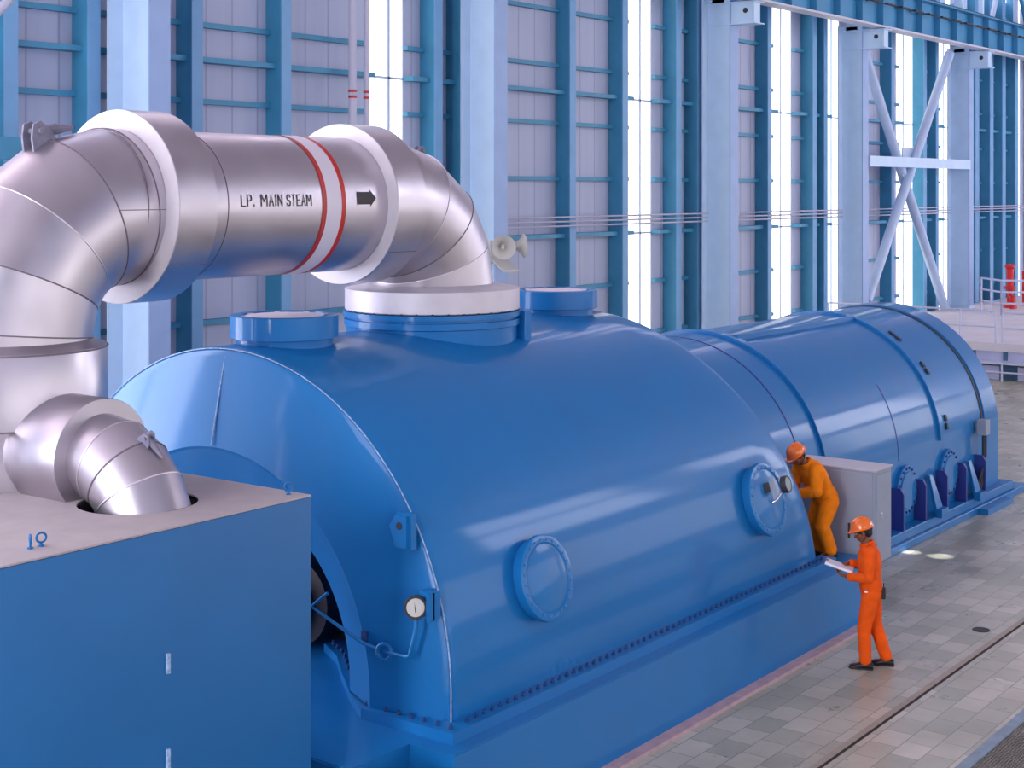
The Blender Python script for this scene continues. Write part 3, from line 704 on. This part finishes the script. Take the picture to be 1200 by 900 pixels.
# stripes, lettering, arrow
for (x0, x1, mm, nm) in ((10.87, 10.935, 'red', 'red_stripe'), (10.935, 11.15, 'white_band', 'white_stripe'), (11.15, 11.215, 'red', 'red_stripe')):
    bm = BM(); lathe(bm, (x0, YP, ZP), (1, 0, 0), [(0, RP+.0035), (x1-x0, RP+.0035)], 72, cap=False); obj(nm, bm, M[mm], pipe, 40)
def wrap(bm, x0, zc, off=.004):
    """flat shape (x along pipe, y up) onto the camera side of the pipe"""
    k = .0
    ys = [i*.012-.3 for i in range(51)]
    for y in ys: bmesh.ops.bisect_plane(bm, geom=bm.verts[:]+bm.edges[:]+bm.faces[:], plane_co=(0, y, 0), plane_no=(0, 1, 0))
    for v in bm.verts:
        a = (zc-ZP)/RP+v.co.y/RP
        v.co = V((x0+v.co.x, YP-(RP+off+v.co.z)*math.cos(a), ZP+(RP+off+v.co.z)*math.sin(a)))
GLYPH = {'L': [[(0, 1), (0, 0), (1, 0)]], 'P': [[(0, 0), (0, 1), (.7, 1), (1, .87), (1, .6), (.7, .47), (0, .47)]], '.': [[(.3, 0), (.3, .1)]], 'M': [[(0, 0), (0, 1)], [(1, 1), (1, 0)], [(.08, 1), (.5, .38), (.92, 1)]],
         'A': [[(0, 0), (.5, 1), (1, 0)], [(.2, .33), (.8, .33)]], 'I': [[(.5, 0), (.5, 1)]], 'N': [[(0, 0), (0, 1)], [(1, 0), (1, 1)], [(.05, 1), (.95, 0)]], 'S': [[(1, .8), (.8, 1), (.2, 1), (0, .82), (0, .65), (.2, .53), (.8, .45), (1, .33), (1, .17), (.8, 0), (.2, 0), (0, .2)]],
         'T': [[(0, 1), (1, 1)], [(.5, 1), (.5, 0)]], 'E': [[(1, 1), (0, 1), (0, 0), (1, 0)], [(0, .52), (.8, .52)]]}
def stroke(bm, pts, w):
    P = [V((x, y, 0)) for x, y in pts]; h = w/2; L = []; R_ = []
    for i, p in enumerate(P):
        d0 = (P[i]-P[i-1]).normalized() if i else (P[1]-P[0]).normalized()
        d1 = (P[i+1]-P[i]).normalized() if i < len(P)-1 else d0
        n0 = V((-d0.y, d0.x, 0)); n1 = V((-d1.y, d1.x, 0)); m = (n0+n1).normalized(); k = min(1.9, 1/max(.3, m.dot(n0)))
        q = p-d1*h if i == 0 else (p+d0*h if i == len(P)-1 else p)
        L.append(bm.verts.new(q+m*h*k)); R_.append(bm.verts.new(q-m*h*k))
    for i in range(len(P)-1): bm.faces.new((L[i], R_[i], R_[i+1], L[i+1]))
GW = {'M': 1.3, 'I': .45, '.': .5, 'A': 1.05}
def word(s, x0, x1, zc, height=.116, w=.0115):
    tot = sum(GW.get(c, 1.) for c in s); unit = (x1-x0)/tot; x = x0
    for ch in s:
        cell = unit*GW.get(ch, 1.); bm = BM(); gw = max(.001, cell-unit*.22-w)
        for st in GLYPH[ch]: stroke(bm, [(px*gw, (py-.5)*(height-w)) for px, py in st], w)
        wrap(bm, x+w*.5, zc, .0045); obj('letter', bm, M['black'], pipe); x += cell
word('LP.', 9.775, 9.97, 5.525); word('MAIN', 10.03, 10.335, 5.525); word('STEAM', 10.375, 10.735, 5.525)
bm = BM()
vs = [bm.verts.new((x, y, 0)) for (x, y) in ((0, -.065), (.2, -.065), (.2, -.09), (.29, 0), (.2, .09), (.2, .065), (0, .065))]; bm.faces.new(vs)
wrap(bm, 11.38, 5.54, .0045); obj('flow_arrow', bm, M['black'], pipe)

# ------------------------------------------------------------------ blue box in the foreground
bx = empty('equipment_box', (7.0, 10.3, 0), 'big blue box with beige top in the lower left corner', 'box')
BX0, BX1, BY0, BY1, BZ = 3.6, 8.75, 8.6, 10.95, 3.15
bm = BM(); box(bm, BX0, BX1, BY0, BY1, 0, BZ-.015, .012)
bmesh.ops.delete(bm, geom=[f for f in bm.faces if f.calc_center_median().z > BZ-.02 and f.normal.z > .9], context='FACES'); obj('body', bm, M['blue_box'], bx, 40)
# top plate with an oval hole
def plate_hole(x0, x1, y0, y1, z0, z1, c, r, n=48):
    bm = BM(); top = []; 
    for z in (z0, z1):
        inn = []; out = []
        for i in range(n):
            t = 2*PI*i/n; d = V((math.cos(t), math.sin(t)))
            inn.append(bm.verts.new((c[0]+r*d.x, c[1]+r*d.y, z)))
            s = min([((x1 if d.x > 0 else x0)-c[0])/d.x if abs(d.x) > 1e-6 else 1e9, ((y1 if d.y > 0 else y0)-c[1])/d.y if abs(d.y) > 1e-6 else 1e9])
            out.append([c[0]+s*d.x, c[1]+s*d.y, z])
        for (px, py) in ((x0, y0), (x1, y0), (x1, y1), (x0, y1)):
            i = min(range(n), key=lambda k: (out[k][0]-px)**2+(out[k][1]-py)**2); out[i] = [px, py, z]
        ov = [bm.verts.new(p) for p in out]
        for i in range(n): bm.faces.new((inn[i], inn[(i+1) % n], ov[(i+1) % n], ov[i]))
        top.append((inn, ov))
    for k in (0, 1):
        for i in range(n): bm.faces.new((top[0][k][i], top[0][k][(i+1) % n], top[1][k][(i+1) % n], top[1][k][i]))
    return bm
obj('top_plate', plate_hole(BX0+.0, BX1, BY0, BY1, BZ-.014, BZ, (XL, 9.50), .47), M['beige'], bx)
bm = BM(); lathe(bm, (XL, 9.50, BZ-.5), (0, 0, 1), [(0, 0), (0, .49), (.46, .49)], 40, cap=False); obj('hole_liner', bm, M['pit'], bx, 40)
def eye(c, ax, r=.034):
    bm = BM(); lathe(bm, V(c), (0, 0, 1), [(0, .02), (.01, .02), (.012, .009), (.03, .009)], 10); torus(bm, V(c)+V((0, 0, .027+r)), ax, r, .008, 20, 8); obj('eye_bolt', bm, M['blue_box'], bx, 45)
eye((8.64, 8.75, BZ), (.7, .7, 0)); eye((6.27, 8.86, BZ), (1, -.6, 0)); eye((6.36, 8.86, BZ), (.35, 1, 0))
for z in (2.16, 1.46):
    bm = BM(); box(bm, 7.24, 7.27, 8.575, 8.6, z-.075, z+.075, .004); obj('door_hinge', bm, M['weld'], bx)

# ------------------------------------------------------------------ floor trim, grating
bm = BM(); box(bm, -14, 43.5, 6.36, 6.43, -.01, .006); o = struct('trim_2', bm, M['trim'], label='long brassy floor joint strip beside the turbine', cat='trim')
bm = BM(); box(bm, -14, 43.5, 6.325, 6.36, -.01, .003); obj('joint', bm, M['joint'], o)
gr = empty('floor_grating', (14, 4.2, 0), 'dark steel floor grating in the lower right corner', 'grating')
bm = BM(); box(bm, 4, 44, 5.17, 5.29, -.1, .008); box(bm, 4, 44, 3.1, 3.22, -.1, .008); obj('frame', bm, M['grate_frame'], gr)
bm = BM()
for k in range(64): box(bm, 6, 34, 3.22+.0305*k, 3.228+.0305*k, -.05, -.004)
obj('bearing_bars', bm, M['grate'], gr)
bm = BM()
for k in range(330): box(bm, 12+.05*k, 12.008+.05*k, 3.22, 5.17, -.03, -.006)
obj('cross_bars', bm, M['grate'], gr)

bm = BM(); lathe(bm, (18.9, 6.68, 0), (0, 0, 1), [(0, .11), (.006, .11), (.008, .085), (.004, .08), (.004, 0)], 24, cap=False)
tag(obj('floor_drain', bm, M['dark'], smooth=35), 'small round dark floor drain beside the long joint strip', 'drain')
# ------------------------------------------------------------------ control cabinet
cb = empty('control_cabinet', (18.8, 8.7, 0), 'grey steel control cabinet standing behind the two workers', 'cabinet')
CX0, CX1, CY0, CY1, CZ0, CZ1 = 18.5, 19.05, 7.95, 9.28, .72, 1.93
bm = BM(); box(bm, CX0, CX1, CY0, CY1, CZ0, CZ1, .006); obj('body', bm, M['cabinet'], cb)
bm = BM(); box(bm, 18.5, 18.76, 8.04, 9.2, 0, CZ0); obj('pedestal', bm, M['blue'], cb)
bm = BM(); box(bm, CX0-.015, CX1+.015, CY0-.015, CY1+.015, CZ1, CZ1+.025, .005); obj('top', bm, M['cabinet_top'], cb)
bm = BM(); box(bm, CX0-.018, CX0, CY0+.02, CY0+.62, CZ0+.03, CZ1-.03, .004); dr = obj('door', bm, M['cabinet'], cb)
bm = BM(); box(bm, CX0-.045, CX0-.018, CY0+.33, CY0+.355, 1.03, 1.23, .004); obj('handle', bm, M['dark'], dr)
bm = BM(); box(bm, CX0-.018, CX0, CY0+.64, CY1-.02, CZ0+.03, CZ1-.03, .004); obj('door', bm, M['cabinet'], cb)
bm = BM(); box(bm, CX0+.05, CX1-.05, CY0-.014, CY0, CZ0+.04, CZ1-.05, .004); sdr = obj('side_panel', bm, M['cabinet'], cb)
bm = BM(); lathe(bm, (18.68, CY0-.014, 1.37), (0, -1, 0), [(0, .022), (.02, .019), (.024, 0)], 14, cap=False); box(bm, 18.665, 18.68, CY0-.034, CY0-.028, 1.29, 1.37); obj('lock', bm, M['chrome'], sdr, 40)

# ------------------------------------------------------------------ platform and railings at right
pl = empty('platform', (60, 15, 0), 'raised pale concrete platform behind the generator at right', 'platform')
bm = BM(); box(bm, 44.0, 70, -2, 21.1, .84, 1.08); obj('deck', bm, M['platform'], pl)
bm = BM(); box(bm, 44.12, 70, -2, 21.1, .55, .84); obj('upper_face', bm, M['plat_face'], pl)
bm = BM(); box(bm, 43.85, 70, -2, 21.1, .47, .55); obj('ledge', bm, M['rail'], pl)
bm = BM(); box(bm, 44.3, 70, -2, 21.1, 0, .47); obj('lower_recess', bm, M['plat_dark'], pl)
for k in range(9):
    y = 18.6-k*.95
    bm = BM(); box(bm, 44.06, 44.12, y, y+.12, .58, .84); obj('slot', bm, M['plat_dark'], pl)
for (y0, y1) in ((15.05, 17.8), (13.1, 14.5)):
    bm = BM(); box(bm, 44.1, 44.3, y0, y1, .0, .40); obj('lower_panel', bm, M['plat_face'], pl)
def railing(pts, h, nmid, label, post_every=1.6, r=.028):
    e = empty('handrail', (pts[0][0], pts[0][1], pts[0][2]), label, 'handrail')
    for k in range(nmid+1):
        z = h*(k+1)/(nmid+1)
        bm = BM(); tube(bm, [V(p)+V((0, 0, z)) for p in pts], r, 8); obj('rail', bm, M['rail'], e, 40)
    for a, b in zip(pts, pts[1:]):
        L = (V(b)-V(a)).length; n = max(1, round(L/post_every))
        for i in range(n+1):
            p = V(a).lerp(V(b), i/n)
            bm = BM(); tube(bm, [p, p+V((0, 0, h))], r*1.05, 8); obj('post', bm, M['rail'], e, 40)
    return e
railing([(44.1, 20.5, 1.08), (44.1, 15.15, 1.08)], .95, 1, 'white handrail on the platform edge nearest the generator', 1.1)
railing([(44.1, 14.95, 1.08), (44.1, 11.5, 1.08)], .9, 1, 'white handrail section at the right photo edge on the platform', .7)
railing([(43.7, 16.5, 0), (43.7, 11.5, 0)], .52, 1, 'low white guard rail on the floor before the platform', 1.6)
railing([(55.2, 19.5, 1.08), (54.0, 18.35, 1.08), (55.0, 16.5, 1.08)], 1.25, 2, 'white handrail round the opening near the red pump', 1.1, .035)
fp = empty('fire_pump', (57.5, 19.2, 1.08), 'red pump post with a flange behind the far handrail', 'pump')
bm = BM(); lathe(bm, (57.5, 19.2, 1.08), (0, 0, 1), [(0, .25), (.08, .25), (.1, .12), (.7, .12), (.72, .22), (.82, .22), (.84, .12), (1.5, .14), (1.55, .2), (1.65, .2), (1.7, .0)], 20, cap=False); obj('pump_post', bm, M['redfire'], fp, 40)
bm = BM(); tube(bm, [(57.5, 19.2, 1.5), (56.9, 18.9, 1.5), (56.9, 18.9, 1.1)], .12, 12); obj('outlet', bm, M['redfire'], fp, 40)
fb = empty('fire_cabinet', (59.5, 18.6, 1.08), 'red metal box at the right photo edge behind the handrail', 'box')
bm = BM(); box(bm, 58.9, 59.9, 18.3, 19.2, 1.08, 2.45, .02); obj('body', bm, M['redfire'], fb)
bm = BM(); box(bm, 58.95, 59.85, 18.28, 18.3, 1.15, 2.4, .004); obj('door', bm, M['redfire'], fb)

# ------------------------------------------------------------------ people
def ball(bm, c, r, rot=None, seg=18):
    r = r if isinstance(r, (tuple, list)) else (r, r, r)
    mm = Matrix.Translation(V(c)) @ (rot.to_4x4() if rot else Matrix.Identity(4)) @ Matrix.Diagonal((*r, 1))
    bmesh.ops.create_uvsphere(bm, u_segments=seg, v_segments=12, radius=1, matrix=mm)

def limb(bm, pts, rr, n=14):
    """round limb through pts with a radius at each joint, rounded ends"""
    P = [V(p) for p in pts]; out = []; R = []
    for i in range(len(P)-1):
        k = 4
        for j in range(k): t = j/k; out.append(P[i].lerp(P[i+1], t)); R.append(rr[i]+(rr[i+1]-rr[i])*t)
    out.append(P[-1]); R.append(rr[-1])
    tube(bm, out, R, n)
    for p, r in zip(P, rr): ball(bm, p, r, seg=14)

def loft(bm, secs, n=28):
    """secs: (centre, lateral radius along y, front-back radius, front direction)"""
    prev = None
    for (c, ry, rx, d) in secs:
        d = V(d).normalized(); c = V(c)
        k = [bm.verts.new(c+V((0, 1, 0))*(ry*math.cos(2*PI*i/n))+d*(rx*math.sin(2*PI*i/n))) for i in range(n)]
        if prev: bridge(bm, prev, k)
        else: bm.faces.new(k[::-1])
        prev = k
    bm.faces.new(prev)

def fuse(name, bm, m, parent, voxel, smooth=4, wrinkle=0.):
    bmesh.ops.recalc_face_normals(bm, faces=bm.faces[:])
    me = bpy.data.meshes.new('tmp'); bm.to_mesh(me); bm.free()
    o = bpy.data.objects.new('tmp', me); COL.objects.link(o)
    md = o.modifiers.new('r', 'REMESH'); md.mode = 'VOXEL'; md.voxel_size = voxel
    ms = o.modifiers.new('s', 'SMOOTH'); ms.factor = .5; ms.iterations = smooth
    if wrinkle:
        tx = bpy.data.textures.new('cloth_folds', 'CLOUDS'); tx.noise_scale = .09; tx.noise_depth = 2
        dm = o.modifiers.new('d', 'DISPLACE'); dm.texture = tx; dm.strength = wrinkle; dm.mid_level = .5; dm.texture_coords = 'LOCAL'
    bpy.context.view_layer.update()
    nm = bpy.data.meshes.new_from_object(o.evaluated_get(bpy.context.evaluated_depsgraph_get()))
    bpy.data.objects.remove(o); bpy.data.meshes.remove(me)
    nm.name = name; nm.materials.clear(); nm.materials.append(m)
    for p in nm.polygons: p.use_smooth = True
    r = bpy.data.objects.new(name, nm); COL.objects.link(r); r.parent = parent
    return r

def hand(bm, wrist, d, pn, thumb, curl=(.5, .6, .4)):
    """d: towards fingers, pn: palm normal (fingers curl this way), thumb: side the thumb leaves from"""
    w = V(wrist); d = V(d).normalized(); pn = (V(pn)-d*V(pn).dot(d)).normalized(); th = d.cross(pn).normalized()
    if th.dot(V(thumb)) < 0: th = -th
    limb(bm, [w-d*.03, w+d*.02], [.027, .027], 12)
    for k in range(4):
        q = (k-1.5)*.021
        limb(bm, [w+d*.015+th*q*.7, w+d*.088+th*q-d*abs(q)*.15], [.0165, .0135], 10)
        L = (.036, .043, .046, .042)[k] if True else .04
        p = w+d*.09+th*q-d*abs(q)*.15; a = 0; dd = d
        pts = [p]; 
        for c, l in zip(curl, (L, L*.62, L*.5)):
            a += c; dd = d*math.cos(a)+pn*math.sin(a); p = p+dd*l; pts.append(p)
        limb(bm, pts, [.0105, .0095, .0088, .0075], 8)
    b = w+d*.03+th*.03; t1 = (d*.6+th*.7+pn*.25).normalized(); t2 = (d*.85+th*.25+pn*.45).normalized()
    limb(bm, [b, b+t1*.035, b+t1*.035+t2*.032, b+t1*.035+t2*.056], [.015, .0125, .0105, .009], 8)

def head_parts(bm, c, rot):
    """head about 23 cm tall, face towards local +x of rot"""
    def T(p): return V(c)+rot @ V(p)
    ball(bm, T((-.012, 0, .03)), (.096, .076, .088), rot)         # skull
    ball(bm, T((.02, 0, -.03)), (.072, .062, .085), rot)          # face
    ball(bm, T((.045, 0, -.088)), (.032, .034, .026), rot)        # chin
    limb(bm, [T((.082, 0, .005)), T((.106, 0, -.033))], [.009, .015], 8)   # nose
    ball(bm, T((.098, .010, -.036)), .010, rot, 8); ball(bm, T((.098, -.010, -.036)), .010, rot, 8)
    limb(bm, [T((.083, -.034, .02)), T((.092, 0, .022)), T((.083, .034, .02))], [.011, .010, .011], 8)  # brow
    limb(bm, [T((.079, -.02, -.062)), T((.088, 0, -.060)), T((.079, .02, -.062))], [.007, .009, .007], 8)  # lips
    limb(bm, [T((.077, -.017, -.072)), T((.086, 0, -.073)), T((.077, .017, -.072))], [.007, .009, .007], 8)
    for s in (-1, 1):
        ball(bm, T((-.005, s*.079, -.012)), (.019, .010, .032), rot, 12)
        ball(bm, T((.055, s*.045, -.025)), (.026, .022, .024), rot, 10)

def inflate(bm, k, J):
    if k == 1.: return
    bmesh.ops.recalc_face_normals(bm, faces=bm.faces[:]); bm.normal_update()
    for v in bm.verts: v.co += v.normal*(k-1.)*.13

def person(loc, ang, label, J, cloth, fat=1.):
    r = empty('person', loc, label, 'person', None, ang)
    def seg(bm, rows): loft(bm, rows)
    # continuous body
    bm = BM()
    fw = V(J['fwd'])
    loft(bm, [(J['pelvis']-J['up']*.1, .14, .10, fw), (J['pelvis'], .155, .11, fw), (J['waist'], .135, .095, fw), (J['chest'], .16, .115, fw), (J['chest']+J['up']*.13, .15, .10, fw), (J['neck'], .07, .065, fw)])
    limb(bm, [J['neck']-J['up']*.04, J['neck']+(J['head']-J['neck'])*.6], [.062, .056])
    rot = J['hrot']; head_parts(bm, J['head'], rot)
    for s in ('L', 'R'):
        limb(bm, [J['hip'+s], J['knee'+s], J['ankle'+s]], [.085, .056, .038])
        foot = V((1, 0, 0)); a = J['ankle'+s]
        limb(bm, [a-V((.03, 0, .035)), a+V((.13, 0, -.055))], [.036, .028])
        limb(bm, [J['sh'+s], J['el'+s], J['wr'+s]], [.052, .040, .027])
        hd = J['hand'+s]; hand(bm, J['wr'+s], hd[0], hd[1], hd[2], hd[3])
    fuse('body', bm, M['skin'], r, .0062, 2)
    # hair under the helmet
    bm = BM(); T = lambda p: V(J['head'])+rot @ V(p)
    ball(bm, T((-.022, 0, .03)), (.100, .084, .088), rot); ball(bm, T((-.052, 0, -.02)), (.055, .074, .058), rot)
    fuse('hair', bm, M['hair'], r, .009, 3, .006)
    for s in (-1, 1):
        bm = BM(); ball(bm, T((.0815, s*.031, .004)), (.008, .013, .007), rot, 12); e = obj('eye', bm, M['eye'], r, 60, local=True)
        bm = BM(); ball(bm, T((.0875, s*.031, .004)), (.004, .006, .006), rot, 10); obj('pupil', bm, M['black'], e, 60, local=True)
    # helmet
    bm = BM(); ax = rot @ V((0, 0, 1)); base_c = T((-.008, 0, .045))
    lathe(bm, base_c, ax, [(-.012, .118), (.0, .130), (.006, .130), (.012, .118), (.05, .114), (.085, .095), (.108, .062), (.118, .025), (.12, 0)], 36, cap=False)
    for v in bm.verts:                                            # longer than wide, peak in front
        q = rot.inverted() @ (v.co-base_c); q.x *= 1.1
        if q.x > .1 and q.z < .02: q.x += .045*min(1, (q.x-.1)/.04)*max(0, 1-abs(q.y)/.11); q.z -= .012
        v.co = base_c+rot @ q
    hm = obj('helmet', bm, M['helmet'], r, 40, local=True)
    bm = BM(); tube(bm, [T((-.008+.128*math.cos(t), 0, .05+.124*math.sin(t))) for t in [PI*.08+PI*.84*i/14 for i in range(15)]], [.006]+[.010]*13+[.006], 8); obj('helmet_ridge', bm, M['helmet'], hm, 50, local=True)
    bm = BM()
    tube(bm, [T((-.06, .09, .04)), T((-.03, .088, -.04)), T((.03, .06, -.09)), T((.05, 0, -.116)), T((.03, -.06, -.09)), T((-.03, -.088, -.04)), T((-.06, -.09, .04))], .004, 6)
    obj('chin_strap', bm, M['black'], hm, 50, local=True)
    # shirt
    bm = BM()
    loft(bm, [(J['pelvis']-J['up']*.02, .178, .135, fw), (J['pelvis']+J['up']*.05, .175, .132, fw), (J['waist'], .165, .125, fw), (J['chest']-J['up']*.08, .182, .138, fw), (J['chest'], .19, .14, fw), (J['chest']+J['up']*.09, .188, .13, fw), (J['chest']+J['up']*.155, .15, .10, fw), (J['neck']+J['up']*.005, .082, .075, fw)])
    for s in ('L', 'R'):
        limb(bm, [J['chest']+J['up']*.10+(J['sh'+s]-J['chest']-J['up']*.1)*.45, J['sh'+s], J['el'+s], J['el'+s].lerp(J['wr'+s], .9)], [.075, .080, .062, .050])
    inflate(bm, fat, J)
    sh = fuse('shirt', bm, M[cloth], r, .0105, 5, .014)
    bm = BM(); n0 = J['neck']+J['up']*.012
    torus(bm, n0, (J['up']+fw*.35).normalized(), .078, .016, 22, 8); obj('collar', bm, M[cloth], sh, 60, local=True)
    bm = BM(); q = J['pelvis']+V((0, .172, 0))+fw*.05+J['up']*.0
    box(bm, q.x-.018, q.x+.018, q.y-.004, q.y+.006, q.z-.01, q.z+.012); obj('label_tag', bm, M['paper'], sh, local=True)
    for s in ('L', 'R'):
        bm = BM(); w = J['el'+s].lerp(J['wr'+s], .9); torus(bm, w, (J['wr'+s]-J['el'+s]).normalized(), .042, .011, 18, 8); obj('cuff', bm, M[cloth], sh, 60, local=True)
    # trousers
    bm = BM()
    loft(bm, [(J['pelvis']-J['up']*.13, .15, .115, fw), (J['pelvis']-J['up']*.05, .168, .128, fw), (J['pelvis']+J['up']*.04, .165, .122, fw)])
    for s in ('L', 'R'):
        limb(bm, [J['hip'+s]+V((0, 0, .0)), J['hip'+s].lerp(J['knee'+s], .5), J['knee'+s], J['ankle'+s]+(J['knee'+s]-J['ankle'+s])*.06], [.106, .096, .082, .072])
    inflate(bm, fat, J)
    tr = fuse('trousers', bm, M[cloth], r, .0105, 5, .014)
    # shoes
    for s in ('L', 'R'):
        a = J['ankle'+s]; z0 = a.z-.09
        bm = BM()
        loft2 = [(-.085, .030, .075), (-.06, .042, .085), (.0, .043, .105), (.05, .045, .085), (.10, .050, .062), (.15, .048, .050), (.185, .030, .036)]
        prev = None
        for (x, hw, hh) in loft2:
            k = []
            for i in range(14):
                t = 2*PI*i/14; yy = hw*math.cos(t); zz = hh*(.5+.5*math.sin(t))
                k.append(bm.verts.new((a.x+x, a.y+yy, z0+max(.0, zz))))
            if prev: bridge(bm, prev, k)
            else: bm.faces.new(k[::-1])
            prev = k
        bm.faces.new(prev)
        so = obj('shoe', bm, M['shoe'], r, 60, local=True)
        bm = BM(); pts = [(-.088, -.03), (-.05, -.045), (.05, -.047), (.11, -.052), (.17, -.045), (.195, 0), (.17, .045), (.11, .052), (.05, .047), (-.05, .045), (-.088, .03)]
        prism(bm, [(a.x+x, a.y+y, z0) for (x, y) in pts], (0, 0, .02)); obj('sole', bm, M['black'], so, local=True)
    return r, J

X_, Z_ = V((1, 0, 0)), V((0, 0, 1))
def rotm(pitch, yaw=0, roll=0): return Euler((roll, pitch, yaw), 'XYZ').to_matrix()
JA = dict(up=V((.06, 0, 1)).normalized(), fwd=V((1, 0, -.06)), pelvis=V((0, 0, .93)), waist=V((.01, 0, 1.06)), chest=V((.02, 0, 1.25)), neck=V((.05, 0, 1.445)), head=V((.095, 0, 1.585)), hrot=rotm(.33, .05),
    hipL=V((0, .088, .87)), kneeL=V((.075, .095, .48)), ankleL=V((.06, .10, .09)), hipR=V((-.01, -.088, .87)), kneeR=V((-.04, -.10, .48)), ankleR=V((-.17, -.11, .09)),
    shL=V((.03, .185, 1.38)), elL=V((.02, .23, 1.10)), wrL=V((.25, .13, 1.075)), handL=((1, -.25, .12), (-.1, -.1, 1), (0.3, 1, .3), (.35, .45, .35)),
    shR=V((.03, -.185, 1.38)), elR=V((.06, -.25, 1.12)), wrR=V((.255, -.10, 1.185)), handR=((1, .35, -.12), (.15, .3, -1), (.2, 1, .3), (.6, .7, .5)))
pa, _ = person((16.66, 7.20, 0), math.radians(110), 'person in an orange coverall and helmet standing on the tiles reading white papers', JA, 'orange')
JB = dict(up=V((.46, 0, .89)).normalized(), fwd=V((.89, 0, -.46)), pelvis=V((-.02, 0, .78)), waist=V((.05, 0, .90)), chest=V((.15, 0, 1.06)), neck=V((.28, 0, 1.235)), head=V((.41, 0, 1.34)), hrot=rotm(.62, .15),
    hipL=V((-.03, .088, .73)), kneeL=V((.10, .10, .42)), ankleL=V((-.03, .11, .09)), hipR=V((-.03, -.088, .73)), kneeR=V((.07, -.10, .42)), ankleR=V((.0, -.11, .09)),
    shL=V((.235, .185, 1.16)), elL=V((.28, .235, .91)), wrL=V((.41, .07, .86)), handL=((.8, -.5, .0), (.3, .2, -1), (.6, .2, 1), (.3, .4, .3)),
    shR=V((.235, -.185, 1.16)), elR=V((.30, -.235, .91)), wrR=V((.42, -.07, .9)), handR=((.8, .5, .0), (.3, -.2, -1), (.6, .2, 1), (.3, .4, .3)))
pb, _ = person((18.14, 8.5, .83), math.radians(150), 'person in an amber coverall and orange helmet leaning forward beside the grey cabinet', JB, 'amber', 1.16)
# radio on the hip of the standing worker
bm = BM(); box(bm, -.165, -.118, -.02, .05, .82, .95, .008); rd = obj('radio', bm, M['black'], pa, local=True)
bm = BM(); tube(bm, [(-.145, .04, .95), (-.145, .04, 1.01)], .007, 6); obj('antenna', bm, M['black'], rd, local=True)
# clipboard with papers held by the standing worker
A = Matrix.Translation(V((16.66, 7.20, 0))) @ Matrix.Rotation(math.radians(110), 4, 'Z') @ Matrix.Translation(V((.365, .03, 1.165))) @ Euler((0, -.28, .0)).to_matrix().to_4x4()
cbd = empty('clipboard', A.translation, 'white papers on a clipboard held by the standing person', 'clipboard')
def cpart(name, boxes, m, parent=cbd):
    bm = BM()
    for b in boxes: box(bm, *b)
    bmesh.ops.transform(bm, matrix=A, verts=bm.verts[:]); return obj(name, bm, m, parent)
cpart('board', [(-.17, .17, -.12, .12, -.006, -.001)], M['conduit'])
cpart('papers', [(-.162, .165, -.108, .108, -.001, .022)], M['paper'])
cpart('clip', [(.14, .168, -.04, .04, .022, .032)], M['chrome'])

# ------------------------------------------------------------------ light, camera
w = bpy.data.worlds.new('hall_light'); SC.world = w; w.use_nodes = True
bg = w.node_tree.nodes['Background']; bg.inputs[0].default_value = (*lin((230, 230, 233)), 1); bg.inputs[1].default_value = 1.5
def area(name, loc, rot, sx, sy, power, col):
    l = bpy.data.lights.new(name, 'AREA'); l.shape = 'RECTANGLE'; l.size = sx; l.size_y = sy; l.energy = power; l.color = col
    o = bpy.data.objects.new(name, l); COL.objects.link(o); o.location = loc; o.rotation_euler = rot; return o
# two little patches of sun on the floor
for (x, y, sz) in ((22.32, 8.52, .010), (22.3, 8.98, .006)):
    l = bpy.data.lights.new('sun_shaft', 'SPOT'); l.energy = 30000; l.spot_size = sz*2.2; l.spot_blend = 1.; l.shadow_soft_size = .01
    o = bpy.data.objects.new('sun_shaft', l); COL.objects.link(o); o.location = (x+5, y-8, 17)
    o.rotation_euler = (V((x, y, 0))-o.location).to_track_quat('-Z', 'Y').to_euler()

cam = bpy.data.cameras.new('camera'); co = bpy.data.objects.new('camera', cam); COL.objects.link(co)
co.location = (0, 0, 5.63); co.rotation_euler = (PI/2, 0, -math.atan2(.8, .6))
cam.sensor_width = 36; cam.lens = 1754/1200*36; cam.shift_x = 0; cam.shift_y = -(450-222)/1200; cam.clip_end = 400
SC.camera = co
SC.view_settings.view_transform = 'Standard'; SC.view_settings.look = 'None'; SC.view_settings.gamma = 1
SC.view_settings.use_curve_mapping = False; SC.view_settings.exposure = .3
SC.cycles.use_denoising = True; SC.cycles.max_bounces = 6; SC.cycles.sample_clamp_indirect = 6
